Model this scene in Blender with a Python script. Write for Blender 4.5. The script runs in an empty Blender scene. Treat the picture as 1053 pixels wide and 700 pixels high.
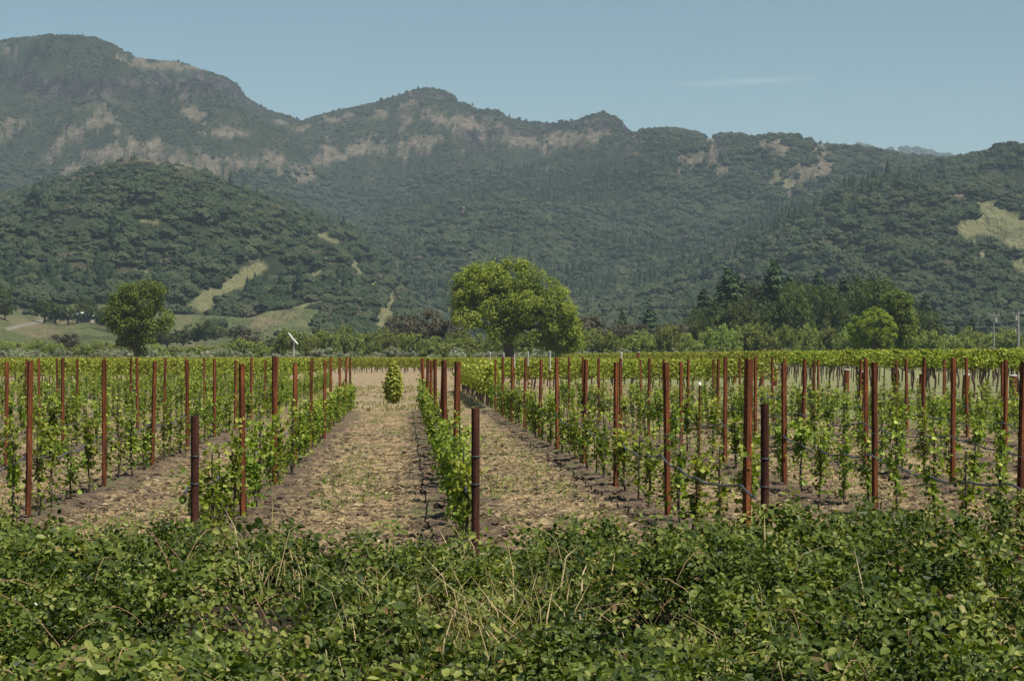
import bpy, math, random
import numpy as np
from mathutils import Vector, Matrix

C = bpy.context.scene.collection
SC = bpy.context.scene
R = math.radians
FPX = 2080.0            # focal length in pixels of a 1053 px wide picture
YAW = R(3.04)
EYE = 1.92
HOR = 366.0
FW = np.array([math.sin(YAW), math.cos(YAW)])
RT = np.array([math.cos(YAW), -math.sin(YAW)])

# ------------------------------------------------------------------ camera
cd = bpy.data.cameras.new("camera"); cam = bpy.data.objects.new("camera", cd); C.objects.link(cam)
cd.sensor_width = 36.0; cd.lens = FPX / 1053.0 * 36.0
cd.clip_start = 0.1; cd.clip_end = 40000
cam.location = (0, 0, EYE)
cam.rotation_euler = (R(90) + math.atan((HOR - 350) / FPX), 0, -YAW)
SC.camera = cam

# ------------------------------------------------------------------ world, sun, exposure
SUN_EL, SUN_AZ = 61.0, 132.0          # azimuth clockwise from +Y
w = bpy.data.worlds.new("World"); SC.world = w; w.use_nodes = True
nt = w.node_tree; nt.nodes.clear()
out = nt.nodes.new("ShaderNodeOutputWorld"); bg = nt.nodes.new("ShaderNodeBackground")
sky = nt.nodes.new("ShaderNodeTexSky"); sky.sky_type = 'NISHITA'; sky.sun_disc = False
sky.sun_elevation = R(SUN_EL); sky.sun_rotation = R(SUN_AZ)
sky.air_density = 1.0; sky.dust_density = 0.35; sky.ozone_density = 1.6
bg.inputs['Strength'].default_value = 0.050
# a thin wisp of cirrus, fixed in direction
tc = nt.nodes.new("ShaderNodeTexCoord")
def wmath(op, a=None, b=None, c=None):
    n = nt.nodes.new("ShaderNodeMath"); n.operation = op
    for i, v in enumerate((a, b, c)):
        if v is None: continue
        if isinstance(v, (int, float)): n.inputs[i].default_value = v
        else: nt.links.new(v, n.inputs[i])
    return n.outputs[0]
sep = nt.nodes.new("ShaderNodeSeparateXYZ"); nt.links.new(tc.outputs['Generated'], sep.inputs[0])
azm = wmath('ARCTAN2', sep.outputs[0], sep.outputs[1])
ele = wmath('ARCSINE', sep.outputs[2])
comb = nt.nodes.new("ShaderNodeCombineXYZ")
nt.links.new(wmath('MULTIPLY', azm, 60.0), comb.inputs[0]); nt.links.new(wmath('MULTIPLY', ele, 700.0), comb.inputs[1])
nz = nt.nodes.new("ShaderNodeTexNoise"); nt.links.new(comb.outputs[0], nz.inputs['Vector']); nz.inputs['Scale'].default_value = 1.0; nz.inputs['Detail'].default_value = 5
ca = YAW + (765 - 526.5) / FPX; ce = (HOR - 87.5) / FPX
da = wmath('DIVIDE', wmath('SUBTRACT', azm, ca), 0.040)
de = wmath('DIVIDE', wmath('SUBTRACT', ele, wmath('MULTIPLY_ADD', wmath('SUBTRACT', azm, ca), 0.03, ce)), 0.0021)
g = wmath('SUBTRACT', 1.0, wmath('ADD', wmath('MULTIPLY', da, da), wmath('MULTIPLY', de, de)))
g = wmath('MAXIMUM', g, 0.0)
cl = wmath('MULTIPLY', wmath('MULTIPLY', g, nz.outputs['Fac']), 0.42)
mx = nt.nodes.new("ShaderNodeMix"); mx.data_type = 'RGBA'
nt.links.new(cl, mx.inputs[0]); nt.links.new(sky.outputs[0], mx.inputs[6]); mx.inputs[7].default_value = (9.0, 9.2, 9.0, 1)
tn = nt.nodes.new("ShaderNodeMix"); tn.data_type = 'RGBA'; tn.blend_type = 'MULTIPLY'; tn.inputs[0].default_value = 1
nt.links.new(mx.outputs[2], tn.inputs[6]); tn.inputs[7].default_value = (.86, .985, .915, 1); nt.links.new(tn.outputs[2], bg.inputs['Color']); nt.links.new(bg.outputs[0], out.inputs[0])

sd = bpy.data.lights.new("sun", 'SUN'); sun = bpy.data.objects.new("sun", sd); C.objects.link(sun)
sd.energy = 5.0; sd.angle = R(0.53); sd.color = (1.0, 0.945, 0.86)
az, el = R(SUN_AZ), R(SUN_EL)
sv = Vector((math.sin(az) * math.cos(el), math.cos(az) * math.cos(el), math.sin(el)))
sun.rotation_euler = sv.to_track_quat('Z', 'Y').to_euler()
SC.view_settings.view_transform = 'Standard'; SC.view_settings.look = 'None'
SC.view_settings.exposure = 0.75; SC.view_settings.gamma = 1.0; SC.view_settings.use_curve_mapping = False
cy = SC.cycles
cy.use_denoising = True
cy.max_bounces = 6; cy.diffuse_bounces = 2; cy.glossy_bounces = 1; cy.transmission_bounces = 2
cy.transparent_max_bounces = 4; cy.volume_bounces = 0
cy.caustics_reflective = False; cy.caustics_refractive = False

# ------------------------------------------------------------------ helpers
def at(px, D):
    """world x, y of a point seen at pixel column px at depth D"""
    u = (np.asarray(px) - 526.5) / FPX
    return (FW[0] + RT[0] * u) * D, (FW[1] + RT[1] * u) * D

def to_px(X, Y):
    d = X * FW[0] + Y * FW[1]; r = X * RT[0] + Y * RT[1]
    return 526.5 + FPX * r / d, d

def hgt(y, D):
    return EYE + (HOR - y) / FPX * D

class MB:
    """collects geometry; build() links it as ONE mesh object"""
    def __init__(s): s.v = []; s.f = []; s.m = []; s.c = []; s.n = 0; s.sm = []
    def add(s, v, f, mat=0, var=0.5, smooth=False):
        v = np.asarray(v, dtype=np.float32).reshape(-1, 3); f = np.asarray(f, dtype=np.int32)
        s.v.append(v); s.f.append(f + s.n)
        s.m.append(np.full(len(f), mat, dtype=np.int32)); s.sm.append(np.full(len(f), smooth, dtype=bool))
        s.c.append(np.broadcast_to(np.asarray(var, dtype=np.float32), (len(v),)).copy()); s.n += len(v)
    def box(s, lo, hi, mat=0, var=.5):
        x0, y0, z0 = lo; x1, y1, z1 = hi
        v = [(x0,y0,z0),(x1,y0,z0),(x1,y1,z0),(x0,y1,z0),(x0,y0,z1),(x1,y0,z1),(x1,y1,z1),(x0,y1,z1)]
        s.add(v, [(0,3,2,1),(4,5,6,7),(0,1,5,4),(1,2,6,5),(2,3,7,6),(3,0,4,7)], mat, var)
    def tube(s, pts, rad, n=6, mat=0, var=.5, cap=True, smooth=True):
        pts = np.asarray(pts, dtype=float); k = len(pts)
        rad = np.broadcast_to(np.asarray(rad, dtype=float), (k,))
        t = np.gradient(pts, axis=0); t /= np.linalg.norm(t, axis=1)[:, None] + 1e-9
        ref = np.array([0, 0, 1.0]) if abs(t[0][2]) < .8 else np.array([1.0, 0, 0])
        a = np.cross(t, ref); a /= np.linalg.norm(a, axis=1)[:, None] + 1e-9
        b = np.cross(t, a)
        th = np.linspace(0, 2 * math.pi, n, endpoint=False)
        ring = a[:, None] * np.cos(th)[None, :, None] + b[:, None] * np.sin(th)[None, :, None]
        v = pts[:, None] + ring * rad[:, None, None]
        i = np.arange(k - 1)[:, None] * n; j = np.arange(n)[None]
        f = np.stack([i + j, i + (j + 1) % n, i + n + (j + 1) % n, i + n + j], -1).reshape(-1, 4)
        s.add(v.reshape(-1, 3), f, mat, var, smooth)
        if cap:
            for e, q in ((0, 1), (k - 1, -1)):
                vv = v[e][::q]; s.add(np.vstack([vv, pts[e]]), [(x, (x + 1) % n, n) for x in range(n)], mat, var)
    def build(s, name, mats, parent=None, loc=None, link=True):
        me = bpy.data.meshes.new(name)
        V = np.concatenate(s.v); me.vertices.add(len(V)); me.vertices.foreach_set('co', V.ravel())
        tot = np.concatenate([np.full(len(f), f.shape[1], dtype=np.int32) for f in s.f])
        idx = np.concatenate([f.ravel() for f in s.f])
        me.loops.add(len(idx)); me.loops.foreach_set('vertex_index', idx)
        me.polygons.add(len(tot)); st = np.concatenate([[0], np.cumsum(tot)[:-1]]).astype(np.int32)
        me.polygons.foreach_set('loop_start', st)
        me.polygons.foreach_set('material_index', np.concatenate(s.m))
        at_ = me.attributes.new('v', 'FLOAT', 'POINT'); at_.data.foreach_set('value', np.concatenate(s.c))
        me.update(calc_edges=True)
        me.polygons.foreach_set('use_smooth', np.concatenate(s.sm))
        for m in (mats if isinstance(mats, (list, tuple)) else [mats]): me.materials.append(m)
        me.update()
        if not link: return me
        return mobj(name, me, parent, loc)

def mobj(name, me, parent=None, loc=None):
    o = bpy.data.objects.new(name, me); C.objects.link(o)
    if parent: o.parent = parent
    if loc is not None: o.location = loc
    return o

def tag(o, label=None, cat=None, group=None, kind=None):
    if label: o['label'] = label
    if cat: o['category'] = cat
    if group: o['group'] = group
    if kind: o['kind'] = kind
    return o

def empty(name, loc=(0, 0, 0), rz=0):
    o = bpy.data.objects.new(name, None); C.objects.link(o); o.location = loc; o.rotation_euler = (0, 0, rz)
    o.empty_display_size = .3
    return o

def copy_tree(o, parent=None):
    c = o.copy(); C.objects.link(c); c.parent = parent
    for ch in list(o.children): copy_tree(ch, c)
    return c

ONES = "zero first second third fourth fifth sixth seventh eighth ninth tenth eleventh twelfth thirteenth fourteenth fifteenth sixteenth seventeenth eighteenth nineteenth".split()
def ordw(n):
    if n < 20: return ONES[n]
    t = n // 10; u = n % 10
    if u == 0: return {2: 'twentieth', 3: 'thirtieth', 4: 'fortieth', 5: 'fiftieth', 6: 'sixtieth', 7: 'seventieth', 8: 'eightieth', 9: 'ninetieth'}[t]
    return {2: 'twenty', 3: 'thirty', 4: 'forty', 5: 'fifty', 6: 'sixty', 7: 'seventy', 8: 'eighty', 9: 'ninety'}[t] + '-' + ONES[u]

# numpy noise
_rs = np.random.RandomState(7); _G = _rs.rand(256, 256)
def vnoise(x, y):
    x = np.asarray(x, float); y = np.asarray(y, float)
    xi = np.floor(x).astype(int); yi = np.floor(y).astype(int)
    fx = x - xi; fy = y - yi; fx = fx * fx * (3 - 2 * fx); fy = fy * fy * (3 - 2 * fy)
    g = lambda a, b: _G[a & 255, b & 255]
    return (g(xi, yi) * (1 - fx) + g(xi + 1, yi) * fx) * (1 - fy) + (g(xi, yi + 1) * (1 - fx) + g(xi + 1, yi + 1) * fx) * fy
def fbm(x, y, o=4):
    r = 0; a = .5; s = 0
    for i in range(o):
        r = r + a * vnoise(x * 2 ** i + 17.3 * i, y * 2 ** i + 9.1 * i); s += a; a *= .5
    return r / s
def ridged(x, y, o=4):
    r = 0; a = .5; s = 0
    for i in range(o):
        r = r + a * (1 - abs(2 * vnoise(x * 2 ** i + 5.7 * i, y * 2 ** i + 31.1 * i) - 1)); s += a; a *= .5
    return r / s

# ------------------------------------------------------------------ materials
class NM:
    def __init__(s, name):
        s.m = bpy.data.materials.new(name); s.m.use_nodes = True; s.t = s.m.node_tree; s.t.nodes.clear()
        s.o = s.t.nodes.new("ShaderNodeOutputMaterial")
    def n(s, typ, **kw):
        x = s.t.nodes.new("ShaderNode" + typ)
        for k, v in kw.items(): setattr(x, k, v)
        return x
    def l(s, a, b): s.t.links.new(a, b)
    def put(s, inp, v):
        if isinstance(v, bpy.types.NodeSocket): s.l(v, inp)
        else: inp.default_value = v
    def noise(s, vec, scale, detail=4, rough=.55, dist=0):
        x = s.n("TexNoise"); s.l(vec, x.inputs['Vector']); x.inputs['Scale'].default_value = scale
        x.inputs['Detail'].default_value = detail; x.inputs['Roughness'].default_value = rough; x.inputs['Distortion'].default_value = dist
        return x.outputs['Fac']
    def ramp(s, fac, stops, interp='LINEAR'):
        x = s.n("ValToRGB"); s.l(fac, x.inputs[0]); cr = x.color_ramp; cr.interpolation = interp
        while len(cr.elements) < len(stops): cr.elements.new(.5)
        for e, (p, c) in zip(cr.elements, stops):
            e.position = p; e.color = (*c, 1) if len(c) == 3 else c
        return x.outputs[0]
    def fr(s, fac, a, b):     # smooth map of fac from a..b to 0..1
        x = s.n("MapRange"); x.interpolation_type = 'SMOOTHSTEP'; s.l(fac, x.inputs[0]); x.inputs[1].default_value = a; x.inputs[2].default_value = b
        return x.outputs[0]
    def mix(s, fac, a, b, typ='MIX'):
        x = s.n("Mix", data_type='RGBA', blend_type=typ)
        s.put(x.inputs[0], fac)
        for i, v in ((6, a), (7, b)):
            if isinstance(v, tuple): v = (*v, 1) if len(v) == 3 else v
            s.put(x.inputs[i], v)
        return x.outputs[2]
    def math(s, op, a, b=None, c=None):
        x = s.n("Math", operation=op)
        for i, v in enumerate((a, b, c)):
            if v is not None: s.put(x.inputs[i], v)
        return x.outputs[0]
    def attr(s, name):
        x = s.n("Attribute"); x.attribute_name = name; return x.outputs['Fac']
    def scaled(s, vec, sc):
        x = s.n("Mapping"); s.l(vec, x.inputs[0]); x.inputs['Scale'].default_value = sc; return x.outputs[0]
    def bump(s, h, strength=.5, dist=.02):
        x = s.n("Bump"); s.l(h, x.inputs['Height']); x.inputs['Strength'].default_value = strength; x.inputs['Distance'].default_value = dist
        return x.outputs[0]
    def principled(s, col, rough=.8, spec=.3, metal=0, normal=None):
        x = s.n("BsdfPrincipled"); s.put(x.inputs['Base Color'], (*col, 1) if isinstance(col, tuple) else col)
        s.put(x.inputs['Roughness'], rough); x.inputs['Specular IOR Level'].default_value = spec; s.put(x.inputs['Metallic'], metal)
        if normal is not None: s.l(normal, x.inputs['Normal'])
        s.l(x.outputs[0], s.o.inputs[0]); return x

def leaf_mat(name, stops, rough=.5, spec=.16, trans=.3, tint=(1.25, 1.35, .45), obj_rand=0.25):
    k = NM(name); v = k.attr('v')
    col = k.ramp(v, stops)
    oi = k.n("ObjectInfo")
    hs = k.n("HueSaturation"); k.l(col, hs.inputs['Color'])
    k.l(k.math('MULTIPLY_ADD', oi.outputs['Random'], obj_rand, 1 - obj_rand / 2), hs.inputs['Value'])
    k.l(k.math('MULTIPLY_ADD', oi.outputs['Random'], .03, .485), hs.inputs['Hue'])
    col = hs.outputs[0]
    p = k.principled(col, rough, spec)
    tr = k.n("BsdfTranslucent"); k.l(k.mix(1.0, col, tint, 'MULTIPLY'), tr.inputs[0])
    ms = k.n("MixShader"); ms.inputs[0].default_value = trans
    k.l(p.outputs[0], ms.inputs[1]); k.l(tr.outputs[0], ms.inputs[2]); k.l(ms.outputs[0], k.o.inputs[0])
    return k.m

def plain(name, a, b, scale=8, rough=.8, spec=.2, bump=.3, bd=.01, sc=(1, 1, 1), metal=0):
    k = NM(name); tcn = k.n("TexCoord"); vec = k.scaled(tcn.outputs['Object'], sc)
    f = k.noise(vec, scale, 5, .6)
    col = k.ramp(f, [(.3, a), (.7, b)])
    k.principled(col, rough, spec, metal, k.bump(f, bump, bd)); return k.m

M = {}
M['vine_leaf'] = leaf_mat('young_vine_leaves', [(0, (.045, .078, .008)), (.4, (.125, .175, .018)), (.75, (.25, .295, .04)), (1, (.42, .44, .11))], spec=.22, trans=.38, obj_rand=.3)
M['mature_leaf'] = leaf_mat('mature_vine_leaves', [(0, (.09, .115, .012)), (.5, (.23, .26, .035)), (1, (.38, .39, .085))], trans=.36)
M['bramble_leaf'] = leaf_mat('bramble_leaves', [(0, (.018, .036, .007)), (.4, (.055, .092, .014)), (.72, (.125, .172, .028)), (.93, (.25, .29, .075)), (1, (.20, .14, .06))], spec=.18, rough=.5, trans=.32)
M['oak_leaf'] = leaf_mat('oak_leaves', [(0, (.065, .085, .010)), (.5, (.185, .215, .026)), (1, (.31, .33, .06))], trans=.38)
M['walnut_leaf'] = leaf_mat('dark_tree_leaves', [(0, (.040, .070, .010)), (.5, (.115, .165, .022)), (1, (.22, .27, .05))], trans=.35)
M['lime_leaf'] = leaf_mat('bright_bush_leaves', [(0, (.09, .13, .010)), (.5, (.19, .245, .020)), (1, (.28, .33, .04))], trans=.38)
M['grey_leaf'] = leaf_mat('grey_shrub_leaves', [(0, (.15, .165, .10)), (.5, (.27, .29, .18)), (1, (.38, .39, .26))], trans=.35, tint=(1, 1, .8), obj_rand=.4)
M['green_shrub_leaf'] = leaf_mat('green_shrub_leaves', [(0, (.075, .10, .024)), (.5, (.18, .215, .05)), (1, (.28, .30, .085))], trans=.35, obj_rand=.6)
M['wood_leaf'] = leaf_mat('woodland_leaves', [(0, (.028, .042, .011)), (.5, (.066, .088, .020)), (1, (.125, .145, .036))], trans=.22, obj_rand=.7)
M['conifer_leaf'] = leaf_mat('conifer_needles', [(0, (.016, .036, .014)), (.5, (.038, .066, .024)), (1, (.07, .10, .034))], trans=.05, obj_rand=.5)
M['brown_leaf'] = leaf_mat('bronze_tree_leaves', [(0, (.045, .042, .026)), (.5, (.10, .088, .052)), (1, (.15, .13, .075))], trans=.15, tint=(1.1, 1, .8), obj_rand=.5)
M['grass'] = leaf_mat('green_grass_blades', [(0, (.055, .10, .010)), (.5, (.13, .20, .025)), (1, (.30, .31, .09))], trans=.3)
M['straw'] = leaf_mat('straw_blades', [(0, (.12, .08, .048)), (.5, (.29, .215, .13)), (1, (.50, .40, .26))], trans=.1, tint=(1, 1, .9))
M['dry_blade'] = leaf_mat('dry_blades', [(0, (.08, .11, .02)), (.35, (.17, .18, .05)), (.6, (.33, .26, .12)), (1, (.50, .40, .24))], trans=.2)
M['bark'] = plain('grey_brown_bark', (.05, .038, .028), (.14, .11, .085), 6, .95, .1, .8, .03)
M['vine_bark'] = plain('vine_bark', (.045, .032, .024), (.12, .09, .065), 30, .95, .1, .8, .01)
M['grow_stake'] = plain('dark_grow_stake', (.03, .026, .024), (.09, .06, .045), 12, .7, .3, .2, .003)
M['cane'] = plain('dry_cane', (.14, .08, .045), (.34, .23, .13), 14, .85, .15, .3, .003)
M['hose'] = plain('drip_hose', (.03, .032, .037), (.07, .073, .08), 12, .5, .4, .2, .002)
M['wire'] = plain('galvanised_wire', (.12, .12, .12), (.25, .25, .24), 12, .45, .5, .1, .001, metal=.7)
M['white'] = plain('white_plastic', (.55, .56, .54), (.75, .76, .73), 9, .5, .4, .1, .002)
M['concrete'] = plain('pale_concrete', (.25, .24, .22), (.42, .41, .38), 20, .9, .2, .2, .004)
M['pole'] = plain('weathered_pole', (.13, .13, .12), (.26, .25, .23), 5, .85, .2, .3, .01, (6, 6, 1))
M['petal'] = plain('white_petals', (.7, .7, .66), (.85, .85, .8), 30, .7, .2, .1, .001)

def rust(name, a, b, c, streak=1.0):
    k = NM(name); tcn = k.n("TexCoord"); oi = k.n("ObjectInfo")
    va = k.n("VectorMath"); va.operation = 'ADD'; k.l(tcn.outputs['Object'], va.inputs[0])
    cb = k.n("CombineXYZ"); k.l(k.math('MULTIPLY', oi.outputs['Random'], 40.0), cb.inputs[0]); k.l(cb.outputs[0], va.inputs[1])
    f1 = k.noise(k.scaled(va.outputs[0], (14, 14, 1.6)), 1.6, 5, .65)
    f2 = k.noise(va.outputs[0], 38, 4, .7)
    col = k.ramp(f1, [(.28, a), (.5, b), (.72, c)])
    col = k.mix(k.fr(f2, .52, .66), col, a)
    hs = k.n("HueSaturation"); k.l(col, hs.inputs['Color']); k.l(k.math('MULTIPLY_ADD', oi.outputs['Random'], .5, .75), hs.inputs['Value'])
    k.principled(hs.outputs[0], .8, .12, 0, k.bump(f2, .5, .004)); return k.m
M['rust'] = rust('rusty_steel', (.030, .012, .007), (.115, .036, .014), (.235, .080, .026))
M['rust_dark'] = rust('dark_rusty_steel', (.022, .010, .008), (.048, .018, .012), (.085, .032, .018))

# ground
ROW0, ROWS = -1.853, 2.438       # first row left of the aisle, spacing
def ground_material():
    k = NM('vineyard_soil'); gm = k.n("NewGeometry"); pos = gm.outputs['Position']
    sp = k.n("SeparateXYZ"); k.l(pos, sp.inputs[0]); X, Y = sp.outputs[0], sp.outputs[1]
    big = k.noise(pos, .35, 4); med = k.noise(pos, 1.6, 5, .6, .4); fine = k.noise(pos, 9, 6, .72); vf = k.noise(pos, 34, 3, .7)
    # distance to the nearest vine row
    m = k.math('FLOORED_MODULO', k.math('SUBTRACT', X, ROW0 - ROWS / 2), ROWS)
    d = k.math('ABSOLUTE', k.math('SUBTRACT', m, ROWS / 2))
    dn = k.math('ADD', d, k.math('MULTIPLY', k.math('SUBTRACT', med, .5), 1.5))
    dn = k.math('ADD', dn, k.math('MULTIPLY', k.math('SUBTRACT', fine, .5), 1.1))
    aisle = k.math('MULTIPLY_ADD', k.fr(dn, .18, .78), .82, .18)
    soil = k.ramp(fine, [(.28, (.030, .021, .015)), (.48, (.080, .058, .041)), (.72, (.18, .135, .095))])
    straw = k.ramp(k.noise(k.scaled(pos, (1, .7, 1)), 26, 6, .8, .25), [(.35, (.085, .062, .036)), (.50, (.30, .215, .112)), (.66, (.56, .43, .235))])
    patchy = k.fr(k.math('ADD', k.noise(k.scaled(pos, (1, .8, 1)), 5.5, 7, .78, .3), k.math('MULTIPLY', med, .4)), .62, .74)
    col = k.mix(k.math('MULTIPLY', aisle, k.math('MULTIPLY_ADD', patchy, .86, .14)), soil, straw)
    gcol = k.ramp(vf, [(.3, (.045, .072, .02)), (.7, (.13, .165, .055))])
    weeds = k.fr(k.noise(k.scaled(pos, (1.6, .35, 1)), .9, 5, .7), .53, .64)
    col = k.mix(k.math('MULTIPLY', weeds, k.fr(vf, .35, .6)), col, gcol)
    # headland beyond the young rows: dry grass, and a greener strip at the right
    headl = k.fr(k.math('ADD', Y, k.math('MULTIPLY', k.math('SUBTRACT', big, .5), 20)), 68, 76)
    dry = k.ramp(k.noise(k.scaled(pos, (1, .35, 1)), 3.2, 7, .8), [(.36, (.09, .068, .040)), (.5, (.23, .175, .105)), (.64, (.38, .30, .185))])
    col = k.mix(headl, col, dry)
    gs = k.math('MULTIPLY', k.fr(k.math('ADD', X, k.math('MULTIPLY', big, 5)), 14.5, 17.5), k.fr(Y, 48, 60))
    grs = k.ramp(k.noise(pos, 3, 5, .7), [(.3, (.10, .125, .05)), (.7, (.23, .24, .11))])
    col = k.mix(k.math('MULTIPLY', gs, .8), col, grs)
    far = k.fr(Y, 300, 340)
    col = k.mix(far, col, k.ramp(k.noise(pos, .03, 5, .6), [(.3, (.085, .10, .045)), (.7, (.16, .16, .08))]))
    hgt_ = k.math('ADD', k.math('MULTIPLY', fine, 1.0), k.math('MULTIPLY', vf, .5))
    k.principled(col, .95, .1, 0, k.bump(hgt_, 1.0, .075)); return k.m
M['ground'] = ground_material()

# ------------------------------------------------------------------ ground near the camera: one sheet, fine close by
def ground_z(X, Y):
    X = np.asarray(X, float); Y = np.asarray(Y, float)
    fade = np.clip((90 - Y) / 40, 0, 1)
    d = np.abs(np.mod(X - ROW0 + ROWS / 2, ROWS) - ROWS / 2)
    z = .05 * np.exp(-(d / .35) ** 2)                       # low berm along each row
    z = z + fade * (.10 * (fbm(X * 1.3, Y * 1.3, 3) - .5) + .10 * (ridged(X * 4.5, Y * 4.0, 4) - .55) + .06 * (fbm(X * 15, Y * 12, 3) - .5))
    bank = 1.15 * np.exp(-((Y - 335) / 9.0) ** 2) * np.clip((60 - X) / 25, 0, 1)
    return z * np.clip((200 - Y) / 100, 0, 1) + bank

ys = [2.0]
while ys[-1] < 700: ys.append(ys[-1] + (max(.05, ys[-1] * .0030) if ys[-1] < 100 else max(.3, ys[-1] * .02)))
ys = np.array(ys); us = np.concatenate([np.linspace(-3, -.34, 40), np.linspace(-.335, .405, 420), np.linspace(.41, 3, 40)])
gx = us[None, :] * ys[:, None] + np.sign(us[None, :]) * 2; gy = np.broadcast_to(ys[:, None], gx.shape)
gx = us[None, :] * (ys[:, None] + 4)
gz = ground_z(gx, gy)
mb = MB(); n1, n2 = gx.shape
i = np.arange(n1 - 1)[:, None] * n2; j = np.arange(n2 - 1)[None]
F = np.stack([i + j, i + j + 1, i + n2 + j + 1, i + n2 + j], -1).reshape(-1, 4)
mb.add(np.stack([gx, gy, gz], -1), F, smooth=True)
# the rest of the plain, butted on behind and at the sides
far_x = us[-1] * 704
yb = ys[-1]
mb.add([(-9000, yb, 0), (9000, yb, 0), (9000, 9500, -1.5), (-9000, 9500, -1.5)], [(0, 1, 2, 3)])
mb.add([(-40, -60, 0), (40, -60, 0), (18.0, 2, 0), (-18.0, 2, 0)], [(0, 1, 2, 3)])
mb.add([(-40, -60, 0), (-18.0, 2, 0), (-far_x, yb, 0), (-9000, yb, 0)], [(0, 1, 2, 3)])
mb.add([(40, -60, 0), (9000, yb, 0), (far_x, yb, 0), (18.0, 2, 0)], [(0, 1, 2, 3)])
tag(mb.build('ground', M['ground']), kind='structure')

# ------------------------------------------------------------------ hills
LAY = [  # crest line in (column, row), crest depth, foot depth, power
    ([(-600,200),(700,190),(800,165),(835,158),(862,149),(880,147),(895,152),(905,155),(925,153),(945,154),(960,158),(985,163),(1053,176),(1700,200)], 6600, 4600, 1.0),
    ([(-600,110),(-150,60),(-40,48),(0,42),(20,39),(50,37),(96,38),(112,45),(126,52),(140,58),(156,62),(180,63),(199,68),(215,74),(233,80),(243,86),(253,100),(266,109),(282,116),(309,124),(340,145),(420,200),(520,260),(700,350),(1700,366)], 3700, 1750, 1.05),
    ([(-600,366),(0,300),(150,220),(250,155),(290,130),(309,123),(320,118),(350,111),(385,104),(398,100),(410,97),(422,92),(438,88),(455,91),(467,96),(470,103),(483,106),(495,114),(510,116),(520,119),(540,124),(570,126),(590,125),(605,120),(622,117),(638,124),(648,136),(690,150),(760,175),(860,230),(1053,320),(1700,366)], 3300, 1900, 1.05),
    ([(-600,366),(350,300),(480,215),(560,168),(620,146),(650,137),(680,132),(700,133),(715,137),(730,142),(740,139),(765,139),(775,143),(790,140),(805,139),(825,144),(845,147),(862,150),(900,155),(930,160),(975,163),(1053,180),(1300,220),(1700,260)], 2900, 1500, 1.05),
    ([(-600,366),(480,330),(560,302),(640,276),(700,250),(760,228),(830,206),(900,185),(940,174),(975,166),(1000,160),(1030,156),(1053,153),(1120,148),(1300,150),(1700,180)], 2150, 900, 1.1),
    ([(-600,215),(-150,215),(0,206),(50,190),(100,173),(140,163),(160,162),(200,178),(260,203),(320,222),(360,243),(400,280),(440,318),(480,345),(520,360),(1700,366)], 1750, 700, 1.1),
    ([(-600,366),(250,300),(350,235),(420,213),(460,206),(500,204),(540,211),(580,226),(640,255),(700,290),(760,330),(850,366),(1700,366)], 2350, 1300, 1.05),
    ([(-600,280),(-100,290),(0,306),(18,315),(35,324),(65,328),(90,325),(120,332),(150,345),(200,362),(1700,366)], 760, 520, .9),
    ([(-600,366),(120,364),(170,354),(205,345),(240,342),(262,346),(285,357),(310,366),(1700,366)], 640, 500, .9),
    ([(-600,366),(690,366),(730,350),(790,338),(860,333),(930,338),(980,352),(1060,362),(1200,360),(1700,366)], 600, 470, .9),
]
def hill_h(px, D):
    X, Y = at(px, D)
    best = np.full(np.broadcast(px, D).shape, -2.0)
    for q, (pts, Dc, D0, pw) in enumerate(LAY):
        pts = np.array(pts, float); yc = np.interp(px, pts[:, 0], pts[:, 1])
        H = (HOR - yc) / FPX * Dc
        big = Dc > 1000
        g = ridged(X / (Dc * .13) + q * 3.1, Y / (Dc * .17) + q, 5) - .5
        g2 = fbm(X / 60 + q, Y / 60, 4) - .5
        t = (D - D0) / (Dc - D0)
        tt = np.clip(t, 0, 1)
        bell = tt * (1 - tt) * 4
        s = np.clip(tt + (.46 * g + .08 * g2) * bell * (1 if big else .3), 0, 1)
        s = s ** pw
        if q in (1, 2):                                      # rock band below the summit plateau
            k = np.clip((s - .60) / .40, 0, 1)
            cl = np.clip((fbm(X / 300 + 7 * q, Y / 900, 2) - .35) * 4, 0, 1)
            st = np.where(k < .30, k * .55, np.where(k < .50, .165 + (k - .30) * 3.1, .785 + (k - .5) * .43))
            s = np.where(s > .60, .60 + .40 * (k * (1 - cl) + st * cl), s)
        s = np.minimum(s, np.clip(D / Dc, 0, 1) * .985 + .015 * tt)
        back = np.clip(1 - (D - Dc) / (.55 * Dc), 0, 1)
        h = H * np.where(t <= 1, s, back)
        if big: h = h + np.clip(H / 60, 0, 1) * ((fbm(X / 45, Y / 45, 4) - .5) * 18 + (fbm(X / 14, Y / 14, 2) - .5) * 5) * np.where(t < 1, np.clip(t * 3, 0, 1), 1) * np.clip(1 - .8 * np.clip((t - .86) * 9, 0, 1), .2, 1)
        h = np.where((t < 0), -2.0, h - 2 * (1 - np.clip(tt * 20, 0, 1)))
        best = np.maximum(best, h)
    return best

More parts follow.
